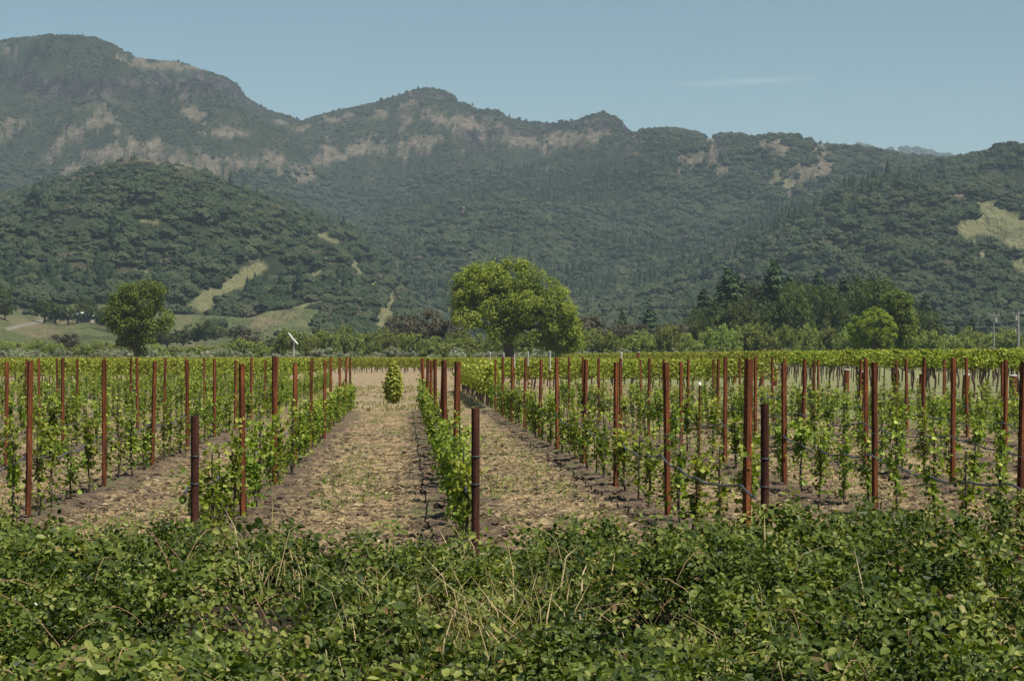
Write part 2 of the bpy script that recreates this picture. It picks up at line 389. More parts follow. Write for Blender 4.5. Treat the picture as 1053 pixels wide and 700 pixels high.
def seg_d(px, y, line, wid):
    d = np.full(px.shape, 1e9)
    for (a, b), (c, e) in zip(line[:-1], line[1:]):
        vx, vy = c - a, e - b; L = vx * vx + vy * vy + 1e-9
        t = np.clip(((px - a) * vx + (y - b) * vy) / L, 0, 1)
        d = np.minimum(d, np.hypot(px - a - t * vx, y - b - t * vy))
    return d / wid
SCREE = [([(72,180),(95,165),(118,155),(150,151),(180,160),(208,171)],10),([(150,150),(195,158),(225,172),(255,163),(285,168),(316,180)],8),
    ([(104,113),(96,124),(66,141),(46,164)],5),([(95,128),(115,122),(122,134)],5),([(186,104),(196,112),(210,127)],7),([(222,136),(262,140)],4),([(285,125),(312,132)],3),([(120,60),(155,66),(205,70)],5),
    ([(0,52),(14,55)],5),([(312,132),(352,120),(396,116)],3.5),([(425,100),(418,115),(412,126)],7),([(345,158),(375,150),(415,152)],7),([(420,158),(440,145),(470,138),(500,148)],8),
    ([(480,130),(520,140),(560,146),(600,140)],8),([(585,148),(620,136),(645,145)],6),([(440,118),(480,125)],5),([(565,175),(580,174)],2.5),([(475,212),(487,205)],2.2),([(706,168),(720,158),(734,150),(738,166)],8),
    ([(775,146),(800,146)],3),([(796,150),(812,158),(824,168),(828,184)],10),([(784,176),(812,188),(820,198)],7),([(846,152),(850,168),(840,180)],8),([(960,190),(985,200),(1012,206)],2.5),([(340,145),(330,165),(305,178)],5),([(20,125),(0,135)],6)]
CLIFF = [([(30,88),(80,92),(130,88),(180,86),(235,88),(252,100)],10),([(0,72),(30,82)],9),([(425,98),(466,100)],3),([(470,135),(560,138)],4),([(560,130),(600,126),(640,128)],5),([(738,146),(765,146)],6),([(485,150),(510,155)],4)]
MEAD = [([(203,312),(225,301),(246,289),(264,275)],8.5),([(300,320),(330,306)],4),([(306,285),(330,282)],3),([(358,268),(372,280),(384,292)],4),([(392,336),(396,318),(398,304)],5),([(330,262),(345,268)],3),([(140,275),(150,280)],3),
    ([(992,236),(1015,232),(1053,248)],9),([(1012,212),(1030,226),(1053,232),(1120,240)],8.5),([(1042,270),(1060,276)],6),([(1002,250),(1010,262)],3),([(325,240),(345,247)],2.5),([(150,228),(170,232)],2),([(796,176),(812,192)],3)]
def masks(px, yy):
    wx = px + 16 * (fbm(px / 14, yy / 7, 4) - .5); wy = yy + 9 * (fbm(px / 11 + 40, yy / 6, 4) - .5)
    brk = (fbm(px / 9 + 3, yy / 4.0, 5) - .5) * 3.2 + (fbm(px / 2.6 + 33, yy / 1.3, 2) - .5) * 1.1
    r = []
    for L in (SCREE, CLIFF, MEAD):
        d = np.full(px.shape, 9.0)
        for l, wd in L:
            wd = wd * (1.0 if L is MEAD else 1.0 if L is CLIFF else .85)
            d = np.minimum(d, seg_d(wx, wy, l, wd))
        r.append(np.clip((1.15 - d - (brk * (1.25 if L is SCREE else .6) if L is not MEAD else brk * .3)) * (2.6 if L is not CLIFF else 3.4), 0, 1))
    r[0] = r[0] * np.clip((fbm(px / 22 + 70, yy / 9 + 3, 3) - .27) * 7, 0, 1)
    return r

pxs = np.concatenate([np.linspace(-500, -20, 90), np.linspace(-14, 1068, 560), np.linspace(1080, 1560, 90)])
Ds = np.concatenate([np.geomspace(470, 3900, 520), np.geomspace(3930, 9000, 60)])
PX, DD = np.meshgrid(pxs, Ds)
HH = hill_h(PX, DD)
WX, WY = at(PX, DD)
YY = HOR - (HH - EYE) / DD * FPX
scr, clf, mea = masks(PX, YY)
knoll = ((DD < 900) & (PX < 330)).astype(float)
road = np.clip(1.6 - seg_d(PX, YY, [(8, 338), (30, 333), (50, 329), (58, 328)], 1.6), 0, 1) * knoll
def hill_material():
    k = NM('hill_slopes'); gm = k.n("NewGeometry"); pos = gm.outputs['Position']
    f = k.noise(pos, .03, 6, .7); f2 = k.noise(pos, .12, 5, .7); f3 = k.noise(k.scaled(pos, (1, .5, .22)), .075, 5, .75)
    base = k.ramp(f, [(.32, (.020, .029, .014)), (.55, (.033, .040, .020)), (.72, (.105, .092, .056))])
    base = k.mix(k.fr(f2, .5, .7), base, (.050, .050, .030))
    scree = k.ramp(f2, [(.34, (.065, .060, .038)), (.5, (.135, .112, .078)), (.66, (.23, .19, .14))])
    rock = k.ramp(f3, [(.42, (.008, .008, .009)), (.52, (.034, .030, .028)), (.64, (.105, .086, .070))])
    mead = k.ramp(f2, [(.3, (.13, .138, .062)), (.7, (.205, .195, .098))])
    kn = k.ramp(k.noise(k.scaled(pos, (1, .4, 1)), .05, 6, .7), [(.36, (.060, .078, .030)), (.5, (.115, .130, .055)), (.64, (.185, .155, .088))])
    col = k.mix(k.attr('scree'), base, scree); col = k.mix(k.attr('cliff'), col, rock); col = k.mix(k.attr('meadow'), col, mead)
    col = k.mix(k.attr('knoll'), col, kn); col = k.mix(k.attr('road'), col, (.24, .22, .17))
    k.principled(col, .95, .05, 0, k.bump(k.math('ADD', f2, f3), 1.0, 11.0)); return k.m
M['hill'] = hill_material()
mb = MB(); n1, n2 = PX.shape
i = np.arange(n1 - 1)[:, None] * n2; j = np.arange(n2 - 1)[None]
F = np.stack([i + j, i + j + 1, i + n2 + j + 1, i + n2 + j], -1).reshape(-1, 4)
mb.add(np.stack([WX, WY, HH], -1), F, smooth=True)
hills = tag(mb.build('hills', M['hill']), kind='structure')
for nm, arr in (('scree', scr), ('cliff', clf), ('meadow', mea), ('knoll', knoll), ('road', road)):
    a_ = hills.data.attributes.new(nm, 'FLOAT', 'POINT'); a_.data.foreach_set('value', arr.astype(np.float32).ravel())
# highest sight angle of everything nearer, used to leave out trees nobody can see
RUN = np.maximum.accumulate((HH - EYE) / DD, axis=0)

# ------------------------------------------------------------------ the wood covering the hills: one mass
def crown_gn():
    t = bpy.data.node_groups.new('wood_crowns', 'GeometryNodeTree')
    t.interface.new_socket('Geometry', in_out='INPUT', socket_type='NodeSocketGeometry')
    t.interface.new_socket('Geometry', in_out='OUTPUT', socket_type='NodeSocketGeometry')
    N = lambda s, **kw: (lambda x: ([setattr(x, a, b) for a, b in kw.items()], x)[1])(t.nodes.new(s))
    gi = N('NodeGroupInput'); go = N('NodeGroupOutput'); join = N('GeometryNodeJoinGeometry')
    def attr(name, typ='FLOAT'):
        a = N('GeometryNodeInputNamedAttribute', data_type=typ); a.inputs['Name'].default_value = name; return a.outputs['Attribute']
    for kind in range(6):
        if kind < 4:
            ico = N('GeometryNodeMeshIcoSphere'); ico.inputs['Subdivisions'].default_value = 5; ico.inputs['Radius'].default_value = .5
            src = ico.outputs['Mesh']
        else:
            co = N('GeometryNodeMeshCone'); co.inputs['Vertices'].default_value = 24; co.inputs['Side Segments'].default_value = 22
            co.inputs['Radius Bottom'].default_value = .30; co.inputs['Radius Top'].default_value = .02; co.inputs['Depth'].default_value = 1.0
            src = co.outputs['Mesh']
        pos = N('GeometryNodeInputPosition'); off = N('ShaderNodeVectorMath', operation='ADD'); t.links.new(pos.outputs[0], off.inputs[0]); off.inputs[1].default_value = (kind * 13.7, kind * 4.1, kind)
        tot = None
        for sc, am in (((2.4, .34), (6.5, .20), (16.0, .07)) if kind < 4 else ((7, .22), (21, .20))):
            nz = N('ShaderNodeTexNoise'); t.links.new(off.outputs[0], nz.inputs['Vector']); nz.inputs['Scale'].default_value = sc; nz.inputs['Detail'].default_value = 1
            m = N('ShaderNodeMath', operation='MULTIPLY_ADD'); t.links.new(nz.outputs[0], m.inputs[0]); m.inputs[1].default_value = 2 * am; m.inputs[2].default_value = -am
            if tot is None: tot = m.outputs[0]
            else:
                ad = N('ShaderNodeMath', operation='ADD'); t.links.new(tot, ad.inputs[0]); t.links.new(m.outputs[0], ad.inputs[1]); tot = ad.outputs[0]
        nrm = N('ShaderNodeVectorMath', operation='NORMALIZE'); t.links.new(pos.outputs[0], nrm.inputs[0])
        if kind >= 4:
            sx = N('ShaderNodeVectorMath', operation='MULTIPLY'); t.links.new(pos.outputs[0], sx.inputs[0]); sx.inputs[1].default_value = (3, 3, .3); dirv = sx.outputs[0]
        else: dirv = nrm.outputs[0]
        scl = N('ShaderNodeVectorMath', operation='SCALE'); t.links.new(dirv, scl.inputs[0]); t.links.new(tot, scl.inputs['Scale'])
        sp = N('GeometryNodeSetPosition'); t.links.new(src, sp.inputs['Geometry']); t.links.new(scl.outputs[0], sp.inputs['Offset'])
        sm = N('GeometryNodeSetMaterial'); sm.inputs['Material'].default_value = M['crown'] if kind < 4 else M['crown_conifer']
        t.links.new(sp.outputs[0], sm.inputs[0])
        ss = N('GeometryNodeSetShadeSmooth'); t.links.new(sm.outputs[0], ss.inputs[0]); ss.inputs['Shade Smooth'].default_value = True
        iop = N('GeometryNodeInstanceOnPoints'); t.links.new(gi.outputs[0], iop.inputs['Points']); t.links.new(ss.outputs[0], iop.inputs['Instance'])
        cmpn = N('FunctionNodeCompare', data_type='FLOAT', operation='EQUAL'); t.links.new(attr('kind_id'), cmpn.inputs['A']); cmpn.inputs['B'].default_value = float(kind); cmpn.inputs['Epsilon'].default_value = .1
        t.links.new(cmpn.outputs[0], iop.inputs['Selection'])
        t.links.new(attr('size', 'FLOAT_VECTOR'), iop.inputs['Scale'])
        cx = N('ShaderNodeCombineXYZ'); t.links.new(attr('turn'), cx.inputs['Z'])
        try:
            er = N('FunctionNodeEulerToRotation'); t.links.new(cx.outputs[0], er.inputs[0]); t.links.new(er.outputs[0], iop.inputs['Rotation'])
        except Exception: t.links.new(cx.outputs[0], iop.inputs['Rotation'])
        t.links.new(iop.outputs[0], join.inputs[0])
    t.links.new(join.outputs[0], go.inputs[0]); return t
def crown_material(name, stops):
    k = NM(name); oi = k.n("ObjectInfo"); tcn = k.n("TexCoord")
    f = k.noise(tcn.outputs['Object'], 9, 4, .7)
    c = k.ramp(oi.outputs['Random'], stops)
    c = k.mix(k.fr(f, .35, .65), k.mix(.30, c, (.012, .02, .008)), c)
    k.principled(c, .9, .05, 0, k.bump(f, .6, .15)); return k.m
M['crown'] = crown_material('far_crowns', [(0, (.020, .030, .016)), (.3, (.027, .038, .019)), (.62, (.036, .048, .023)), (.9, (.047, .058, .028)), (1, (.060, .055, .036))])
M['crown_conifer'] = crown_material('far_conifers', [(0, (.012, .024, .013)), (1, (.03, .05, .022))])

rs = np.random.RandomState(11)
def scatter_wood():
    out = []
    for (n, d0, d1, s0, s1) in ((30000, 720, 1800, 3.5, 9.5), (52000, 1500, 2400, 3.5, 9.5), (95000, 2200, 3800, 3.2, 8.5), (3000, 5600, 6700, 14, 24)):
        px = rs.uniform(-160, 1210, n); D = np.sqrt(rs.uniform(d0 ** 2, d1 ** 2, n))
        h = hill_h(px, D); e = (h - EYE) / D; y = HOR - e * FPX
        ix = np.clip(np.searchsorted(pxs, px), 0, len(pxs) - 1); iD = np.clip(np.searchsorted(Ds, D) - 1, 0, len(Ds) - 1)
        vis = e * FPX > RUN[iD, ix] * FPX - 6
        a, b, m = masks(px, y)
        for fr_ in (.35, .7):
            a2, b2, m2 = masks(px, y - fr_ * .5 * (s0 + s1) / D * FPX)
            a = np.maximum(a, a2 * .9); m = np.maximum(m, m2)
        X, Y = at(px, D)
        gap = fbm(X / 120, Y / 160, 4)
        keep = vis & (h > 1.0) & (rs.rand(n) > np.maximum(a * 1.02, m * 1.05)) & (rs.rand(n) > b * .75) & (gap > .20) & ~((D < 900) & (px < 330) & (rs.rand(n) > .03))
        high = (y < 175) & (px < 660)
        keep &= ~(high & (fbm(px / 18 + 9, y / 8, 4) > .55) & (rs.rand(n) > .35))
        px, D, h, X, Y, y = [q[keep] for q in (px, D, h, X, Y, y)]
        k = len(px); s = (s0 + (s1 - s0) * rs.rand(k) ** 1.7 ) * (.8 + .5 * fbm(X / 70 + 3, Y / 90, 2)) * np.where((y < 175) & (px < 660), .52, 1.0)
        con = fbm(X / 260 + 5, Y / 260, 3) + .22 * np.exp(-((px - 620) / 230) ** 2 - ((y - 190) / 45) ** 2) + .10 * (px > 760) * (y < 240)
        isc = (rs.rand(k) < (.35 if d1 == 1800 else 1.0) * np.clip((con - .60) * 3.5, 0.015, .6)) & (y > 150) & ~((px > 840) & (y < 178))
        kd = np.where(isc, rs.randint(4, 6, k), rs.randint(0, 4, k))
        sx = np.where(isc, s * .75 , s); sz = np.where(isc, s * rs.uniform(.75, 1.2, k), s * rs.uniform(.6, .9, k))
        z = h + np.where(isc, sz * .42, sz * .26)
        out.append((np.stack([X, Y, z], 1), np.stack([sx, sx * rs.uniform(.8, 1.2, k), sz], 1), kd, rs.uniform(0, 6.28, k)))
    # scattered trees standing up along the crests
    cr = [(x_, 3690) for x_ in (3, 12, 19, 24, 66, 70, 74, 79, 85, 97, 131, 134, 183, 187, 191, 266, 272, 280, 288)] + [(x_, 3290) for x_ in (392, 398, 404, 410, 418, 426, 430, 486, 499, 507, 524, 534, 541, 583, 588, 603, 612, 618, 621, 626, 634, 640, 646)] + [(x_, 2890) for x_ in (741, 748, 756, 786, 792, 798, 808, 818, 826, 836, 844, 851, 862)]
    px = np.array([c[0] for c in cr], float); D = np.array([c[1] for c in cr], float); h = hill_h(px, D); X, Y = at(px, D); k = len(px)
    kd = np.where(rs.rand(k) < .35, rs.randint(4, 6, k), rs.randint(0, 4, k)); s = rs.uniform(4, 7.5, k); sz = s * rs.uniform(.7, 1.1, k)
    out.append((np.stack([X, Y, h + sz * .42], 1), np.stack([s * .8, s * .8, sz], 1), kd, rs.uniform(0, 6.28, k)))
    return [np.concatenate([o[q] for o in out]) for q in range(4)]
P, S, K, T = scatter_wood()
me = bpy.data.meshes.new('woodland'); me.vertices.add(len(P)); me.vertices.foreach_set('co', P.astype(np.float32).ravel())
a_ = me.attributes.new('size', 'FLOAT_VECTOR', 'POINT'); a_.data.foreach_set('vector', S.astype(np.float32).ravel())
a_ = me.attributes.new('kind_id', 'FLOAT', 'POINT'); a_.data.foreach_set('value', K.astype(np.float32))
a_ = me.attributes.new('turn', 'FLOAT', 'POINT'); a_.data.foreach_set('value', T.astype(np.float32))
print('wood crowns', len(P))
wood = mobj('woodland', me); md = wood.modifiers.new('crowns', 'NODES'); md.node_group = crown_gn()
tag(wood, 'dark green oak and conifer woodland covering the slopes of the mountains', 'woodland', kind='stuff')

# ------------------------------------------------------------------ haze
hm = bpy.data.materials.new('haze'); hm.use_nodes = True; t = hm.node_tree; t.nodes.clear()
o_ = t.nodes.new("ShaderNodeOutputMaterial"); pv = t.nodes.new("ShaderNodeVolumePrincipled")
pv.inputs['Color'].default_value = (.62, .79, .91, 1); pv.inputs['Density'].default_value = .82e-4; pv.inputs['Anisotropy'].default_value = 0.0
t.links.new(pv.outputs[0], o_.inputs['Volume'])
mb = MB(); mb.box((-9600, -120, -4.0), (9600, 9700, 780))
hz = tag(mb.build('haze', hm), 'thin blue haze in the air between the vineyard and the mountains', 'haze', kind='stuff')

# ------------------------------------------------------------------ trees and shrubs of the valley floor
def norm(a): return a / (np.linalg.norm(a, axis=-1, keepdims=True) + 1e-9)
def leaf_faces(mb, cen, nrm, size, var, mat=0, rs=rs, narrow=.62, six=False, axis=None):
    n = len(cen); r = rs.normal(size=(n, 3)) if axis is None else axis
    a = norm(r - (r * nrm).sum(1, keepdims=True) * nrm); b = np.cross(nrm, a)
    size = np.broadcast_to(size, (n,))[:, None]; a = a * size * .5; b = b * size * .5 * narrow; u = nrm * size * .10
    if six:
        v = np.stack([cen - a, cen - a * .35 + b + u, cen + a * .45 + b * .8 + u, cen + a, cen + a * .45 - b * .8 + u, cen - a * .35 - b + u], 1)
        f = (np.arange(n)[:, None] * 6)[:, :, None] + np.array([[0, 1, 2, 3], [0, 3, 4, 5]])[None]
        mb.add(v.reshape(-1, 3), f.reshape(-1, 4), mat, np.repeat(var, 6))
    else:
        v = np.stack([cen - a, cen + b + u * 1.5, cen + a, cen - b + u * 1.5], 1)
        f = (np.arange(n)[:, None] * 4)[:, :, None] + np.array([[0, 1, 2], [0, 2, 3]])[None]
        mb.add(v.reshape(-1, 3), f.reshape(-1, 3), mat, np.repeat(var, 4))

def make_tree(name, seed, lobes, leaf, nleaf, lsize, trunk_r, trunk_top, flat=.8, crad=.17, loose=1.0, bark='bark', limbs=True, per=None):
    """lobes: (x, y, z, rx, ry, rz, weight) volumes of the crown. returns the thing"""
    r_ = np.random.RandomState(seed); root = empty(name)
    L = np.array(lobes, float); scale = (L[:, 2] + L[:, 5]).max()
    W = L[:, 6] * L[:, 3] * L[:, 5]; W /= W.sum()
    per = per or 95
    nc = max(8, nleaf // per)
    li = r_.choice(len(L), nc, p=W); d = norm(r_.normal(size=(nc, 3))); rad = r_.uniform(.45, 1.0, nc) ** .6
    cc = L[li, :3] + d * L[li, 3:6] * rad[:, None]
    cc[:, 2] = np.maximum(cc[:, 2], scale * .05)
    cr = scale * crad * r_.uniform(.45, 1.15, nc) * .62
    mb = MB(); cnt = (per * r_.uniform(.5, 1.5, nc)).astype(int)
    ci = np.repeat(np.arange(nc), cnt); n = len(ci)
    dd = norm(r_.normal(size=(n, 3))); rr = r_.uniform(.2, 1, n) ** .5 * loose
    cen = cc[ci] + dd * (cr[ci] * rr)[:, None] * np.array([1, 1, flat])
    nr = norm(dd * .9 + r_.normal(size=(n, 3)) * .5 + np.array([.1, -.15, .75]))
    var = np.clip(r_.normal(.48, .2, n) + np.repeat(r_.normal(0, .12, nc), cnt), 0, 1)
    cen[:, 2] = np.maximum(cen[:, 2], .05)
    leaf_faces(mb, cen, nr, lsize * r_.uniform(.6, 1.3, n), var, rs=r_)
    mb.build('crown', M[leaf], root)
    tb = MB(); k = 7
    top = np.array([L[0, 0] * .3, L[0, 1] * .3, trunk_top])
    tt = np.linspace(0, 1, k)[:, None]; pts = top * tt + np.array([[math.sin(q * 3 + seed) * trunk_r * .5, math.cos(q * 2 + seed) * trunk_r * .4, 0] for q in np.linspace(0, 1, k)])
    pts[0] = (0, 0, -.35)
    tb.tube(pts, trunk_r * np.array([1.5, 1.08, 1, .95, .9, .85, .75]), 10, cap=True)
    if limbs:
        far = cc[r_.choice(nc, min(nc, 26), replace=False)]
        for q, e in enumerate(far):
            s = pts[r_.randint(3, k)]; mid = s * .5 + e * .5 + np.array([0, 0, scale * .05]) + r_.normal(size=3) * scale * .02
            tq = np.linspace(0, 1, 6)[:, None]; c = (1 - tq) ** 2 * s + 2 * tq * (1 - tq) * mid + tq ** 2 * e
            tb.tube(c, np.linspace(trunk_r * .42, trunk_r * .06, 6), 5, cap=False)
    tb.build('trunk', M[bark], root)
    return root
def place(root, px, D, s=1.0, z=0.0, rz=None, sx=None):
    x, y = at(px, D); root.location = (x, y, z); root.scale = (sx or s, sx or s, s)
    if rz is not None: root.rotation_euler = (0, 0, rz)
    return root

# big oak in the middle: 132 px wide, 104 px above the horizon line, 300 m away (1 px = 0.144 m)
u = 300 / FPX
def ok(px, y, w_, h_, dy=0, wt=1): return ((px - 529) * u, dy, (366 - y) * u + 1.9, w_ * u, w_ * u * .9, h_ * u, wt)
oak = make_tree('oak_tree', 3, [ok(500, 300, 30, 26, -1), ok(528, 314, 40, 28, 0, .5), ok(583, 345, 15, 22, -2, 1.2), ok(572, 322, 18, 26, -2, 1), ok(530, 288, 30, 24, 0), ok(500, 283, 22, 14, 1), ok(480, 298, 17, 16, 0), ok(490, 325, 24, 14, -2), ok(535, 315, 28, 24, -2), ok(563, 312, 20, 26, 0), ok(577, 330, 16, 26, -1), ok(586, 338, 10, 22, 0), ok(560, 345, 16, 16, -2), ok(515, 340, 18, 12, -2, .6), ok(475, 322, 10, 12, 0, .8)],
    'oak_leaf', 54000, .36, .75, 6.5, crad=.13, loose=1.2, per=150)
tag(place(oak, 529, 300), 'huge spreading light green oak standing alone at the vineyard edge below the mountains', 'oak tree')
u = 320 / FPX
def wk(px, y, w_, h_, dy=0, wt=1): return ((px - 141) * u, dy, (366 - y) * u + 1.9, w_ * u, w_ * u * .9, h_ * u, wt)
wal = make_tree('broadleaf_tree', 8, [wk(140, 312, 26, 20), wk(150, 300, 18, 10), wk(125, 318, 16, 18), wk(140, 335, 24, 18), wk(118, 330, 12, 12), wk(165, 332, 13, 12, 0, .8), wk(172, 333, 9, 6, 0, .6), wk(145, 352, 17, 10, 0, .6), wk(130, 350, 10, 8, 0, .6)],
    'walnut_leaf', 26000, .38, .42, 4.5, crad=.14, loose=1.2, per=120)
tag(place(wal, 141, 320), 'tall dark green broadleaf tree rising on the left above grey shrubs', 'tree')
u = 345 / FPX
def bk(px, y, w_, h_, dy=0, wt=1): return ((px - 897) * u, dy, (366 - y) * u + 1.9, w_ * u, w_ * u * .9, h_ * u, wt)
wil = make_tree('willow_tree', 12, [bk(897, 338, 25, 20), bk(885, 344, 15, 16), bk(908, 340, 14, 20), bk(900, 325, 14, 10)], 'lime_leaf', 20000, .30, .3, 2.5, crad=.12, per=110)
tag(place(wil, 897, 345), 'bright lime green dome shaped willow in front of the dark wood', 'tree')
u = 352 / FPX
bt = make_tree('broadleaf_tree', 13, [((0) * u, 0, (366 - 318) * u + 1.9, 12 * u, 11 * u, 16 * u, 1), (4 * u, 0, (366 - 335) * u + 1.9, 12 * u, 10 * u, 14 * u, 1), (-9 * u, 0, (366 - 310) * u + 1.9, 9 * u, 9 * u, 8 * u, .8), (6 * u, 0, (366 - 350) * u + 1.9, 9 * u, 9 * u, 9 * u, .7)], 'walnut_leaf', 11000, .42, .3, 4, crad=.16, per=90)
tag(place(bt, 926, 352), 'glossy darker green tree standing close behind the right of the lime green willow', 'tree')

# kinds that repeat
def bush(name, seed, leaf, h, wdt, n=3200, ls=.24):
    r_ = random.Random(seed)
    lob = [(r_.uniform(-.3, .3) * wdt, r_.uniform(-.2, .2) * wdt, h * r_.uniform(.35, .62), wdt * r_.uniform(.25, .38), wdt * .3, h * r_.uniform(.3, .38), 1) for _ in range(5)]
    return make_tree(name, seed, lob, leaf, n, ls, .09, h * .35, crad=.24, per=45, limbs=True)
def woodt(name, seed, leaf, h, wdt, n=6000, ls=.42):
    r_ = random.Random(seed)
    lob = [(r_.uniform(-.25, .25) * wdt, r_.uniform(-.2, .2) * wdt, h * r_.uniform(.35, .78), wdt * r_.uniform(.22, .38), wdt * .3, h * r_.uniform(.16, .22), 1) for _ in range(8)]
    return make_tree(name, seed, lob, leaf, n, ls, .28, h * .4, crad=.17, per=60)
def conifer(name, seed, h, wdt):
    r_ = np.random.RandomState(seed); root = empty(name); mb = MB(); n = 7000
    z = 1 - r_.rand(n) ** .62; tier = np.abs(np.sin(z * 34 + r_.normal(0, .3, n)))
    rad = wdt * .5 * (1 - z) ** .6 * (.45 + .55 * tier) * r_.uniform(.35, 1.05, n); th = r_.uniform(0, 6.28, n)
    rad *= 1 + .25 * np.sin(th * 3 + z * 9)
    cen = np.stack([np.cos(th) * rad, np.sin(th) * rad, h * (.08 + .92 * z) - rad * .25], 1)
    nr = norm(np.stack([np.cos(th), np.sin(th), np.full(n, .9)], 1) + r_.normal(size=(n, 3)) * .4)
    leaf_faces(mb, cen, nr, .55 * r_.uniform(.6, 1.3, n), np.clip(r_.normal(.5, .22, n), 0, 1), rs=r_)
    mb.build('crown', M['conifer_leaf'], root)
    tb = MB(); tb.tube([(0, 0, -.3), (0, 0, h * .5), (0, 0, h * .98)], [h * .018, h * .011, h * .002], 7); tb.build('trunk', M['bark'], root)
    return root

KIN = {}
def use(kind, builder):
    """first use takes the built one, later uses copy it"""
    if kind not in KIN: KIN[kind] = [builder(), False]
    e = KIN[kind]
    if not e[1]: e[1] = True; return e[0]
    return copy_tree(e[0])
rnd = random.Random(5)
def row_of(kind_fn, specs, labelf, cat, group):
    specs = sorted(specs)
    for i_, (px, D, h, wid) in enumerate(specs):
        key, fn, h0, w0 = kind_fn(i_)
        o = use(key, fn); gz0 = float(hill_h(np.array([px]), np.array([float(D)]))[0]) if D > 480 else 0.0
        place(o, px, D, h / h0, max(0.0, gz0) - .1, rnd.uniform(0, 6.28), wid / w0)
        tag(o, labelf(i_, len(specs)), cat, group)

grey = lambda i_: (('grey', i_ % 4), (lambda: bush('olive_shrub', 20 + i_ % 4, 'grey_leaf', 3.4, 4.6)), 3.4, 4.6)
specs = []
x = -20
while x < 1075:
    hh = rnd.uniform(2.9, 4.1); specs.append((x + rnd.uniform(-5, 5), 372 + rnd.uniform(-6, 6), hh, rnd.uniform(4.6, 6.6))); x += rnd.uniform(17, 25)
row_of(grey, specs, lambda i_, n: f"grey green shrub, {ordw(i_ + 1)} from the left in the front hedge line below the trees", 'shrub', 'grey green shrubs lined up behind the vineyard')
green = lambda i_: (('green', i_ % 4), (lambda: bush('green_shrub', 30 + i_ % 4, 'green_shrub_leaf', 4.6, 6.5, 4200, .3)), 4.6, 6.5)
specs = []; x = -10
while x < 1075:
    yt = np.interp(x, [-10, 100, 260, 300, 380, 460, 600, 700, 760, 860, 940, 1000, 1075], [350, 346, 350, 334, 336, 340, 338, 334, 330, 333, 340, 338, 340]) + rnd.uniform(-7, 6)
    D = 410 + rnd.uniform(-12, 14); specs.append((x, D, max(3, (366 - yt) / FPX * D + 2), rnd.uniform(6, 9.5))); x += rnd.uniform(17, 27)
row_of(green, specs, lambda i_, n: f"green bush, {ordw(i_ + 1)} from the left in the belt behind the grey shrubs", 'bush', 'green bushes behind the grey shrub line')
brown = lambda i_: (('brown', i_ % 3), (lambda: woodt('bronze_tree', 40 + i_ % 3, 'brown_leaf', 11, 8)), 11, 8)
specs = [(405, 452, 11, 8), (420, 455, 13, 9), (437, 450, 14, 9), (452, 456, 13.4, 8), (468, 452, 12, 8), (596, 455, 12.5, 8), (607, 450, 13.5, 8), (636, 455, 11, 6), (658, 452, 10.4, 7), (674, 456, 9.4, 6), (688, 450, 11, 7), (698, 455, 10, 6), (256, 440, 9, 8), (70, 440, 8, 8)]
row_of(brown, specs, lambda i_, n: f"dull brownish grey tree, {ordw(i_ + 1)} from the left of those behind the green bushes", 'tree', 'brownish trees behind the bush belt')
wd = lambda i_: (('wood', i_ % 4), (lambda: woodt('dark_oak', 50 + i_ % 4, 'wood_leaf', 13, 10, 7000)), 13, 10)
specs = []
for q in range(60):
    px = rnd.uniform(712, 975); D = rnd.uniform(455, 560)
    yt = np.interp(px, [712, 730, 745, 790, 850, 900, 930, 960, 975], [318, 294, 280, 276, 278, 274, 292, 314, 328]) + abs(rnd.gauss(0, 16))
    g0 = max(0, float(hill_h(np.array([px]), np.array([D]))[0])); specs.append((px, D, max(6, hgt(yt, D) - g0), rnd.uniform(7.5, 12)))
row_of(wd, specs, lambda i_, n: f"dark broadleaf tree, {ordw(i_ + 1)} from the left in the wood behind the lime green willow", 'tree', 'dark trees of the right hand wood')
cf = lambda i_: (('conifer', i_ % 3), (lambda: conifer('conifer', 60 + i_ % 3, 16, 7)), 16, 7)
specs = []
for px, yt in [(724, 296), (749, 274), (757, 280), (768, 284), (796, 265), (812, 282), (842, 278), (868, 284), (938, 303), (952, 302), (640, 318), (668, 315), (985, 330), (1000, 326)]:
    D = rnd.uniform(485, 535); g0 = max(0, float(hill_h(np.array([px]), np.array([D]))[0])); hh = hgt(yt, D) - g0; specs.append((px, D, hh, hh * rnd.uniform(.48, .66)))
row_of(cf, specs, lambda i_, n: f"dark pointed conifer, {ordw(i_ + 1)} from the left among those by the right hand wood", 'conifer', 'dark conifers of the right hand wood')
wl = lambda i_: (('knolltree', i_ % 3), (lambda: woodt('hillside_oak', 70 + i_ % 3, 'wood_leaf', 8, 10, 5000)), 8, 10)
specs = [(-3, 690, 11, 12), (5, 655, 8, 8), (45, 745, 9, 13), (58, 742, 9, 12), (70, 745, 8, 12), (92, 750, 10, 12), (104, 735, 9, 12), (118, 700, 10, 12), (172, 640, 6, 10), (190, 700, 9, 12), (204, 705, 9, 12), (222, 700, 9, 14), (290, 640, 8, 12), (305, 650, 9, 12), (322, 640, 8, 12), (344, 650, 9, 12), (366, 640, 9, 12), (384, 630, 9, 13)]
row_of(wl, specs, lambda i_, n: f"round dark oak, {ordw(i_ + 1)} from the left on the low grassy knolls at left", 'tree', 'oaks on the low knolls at the left')

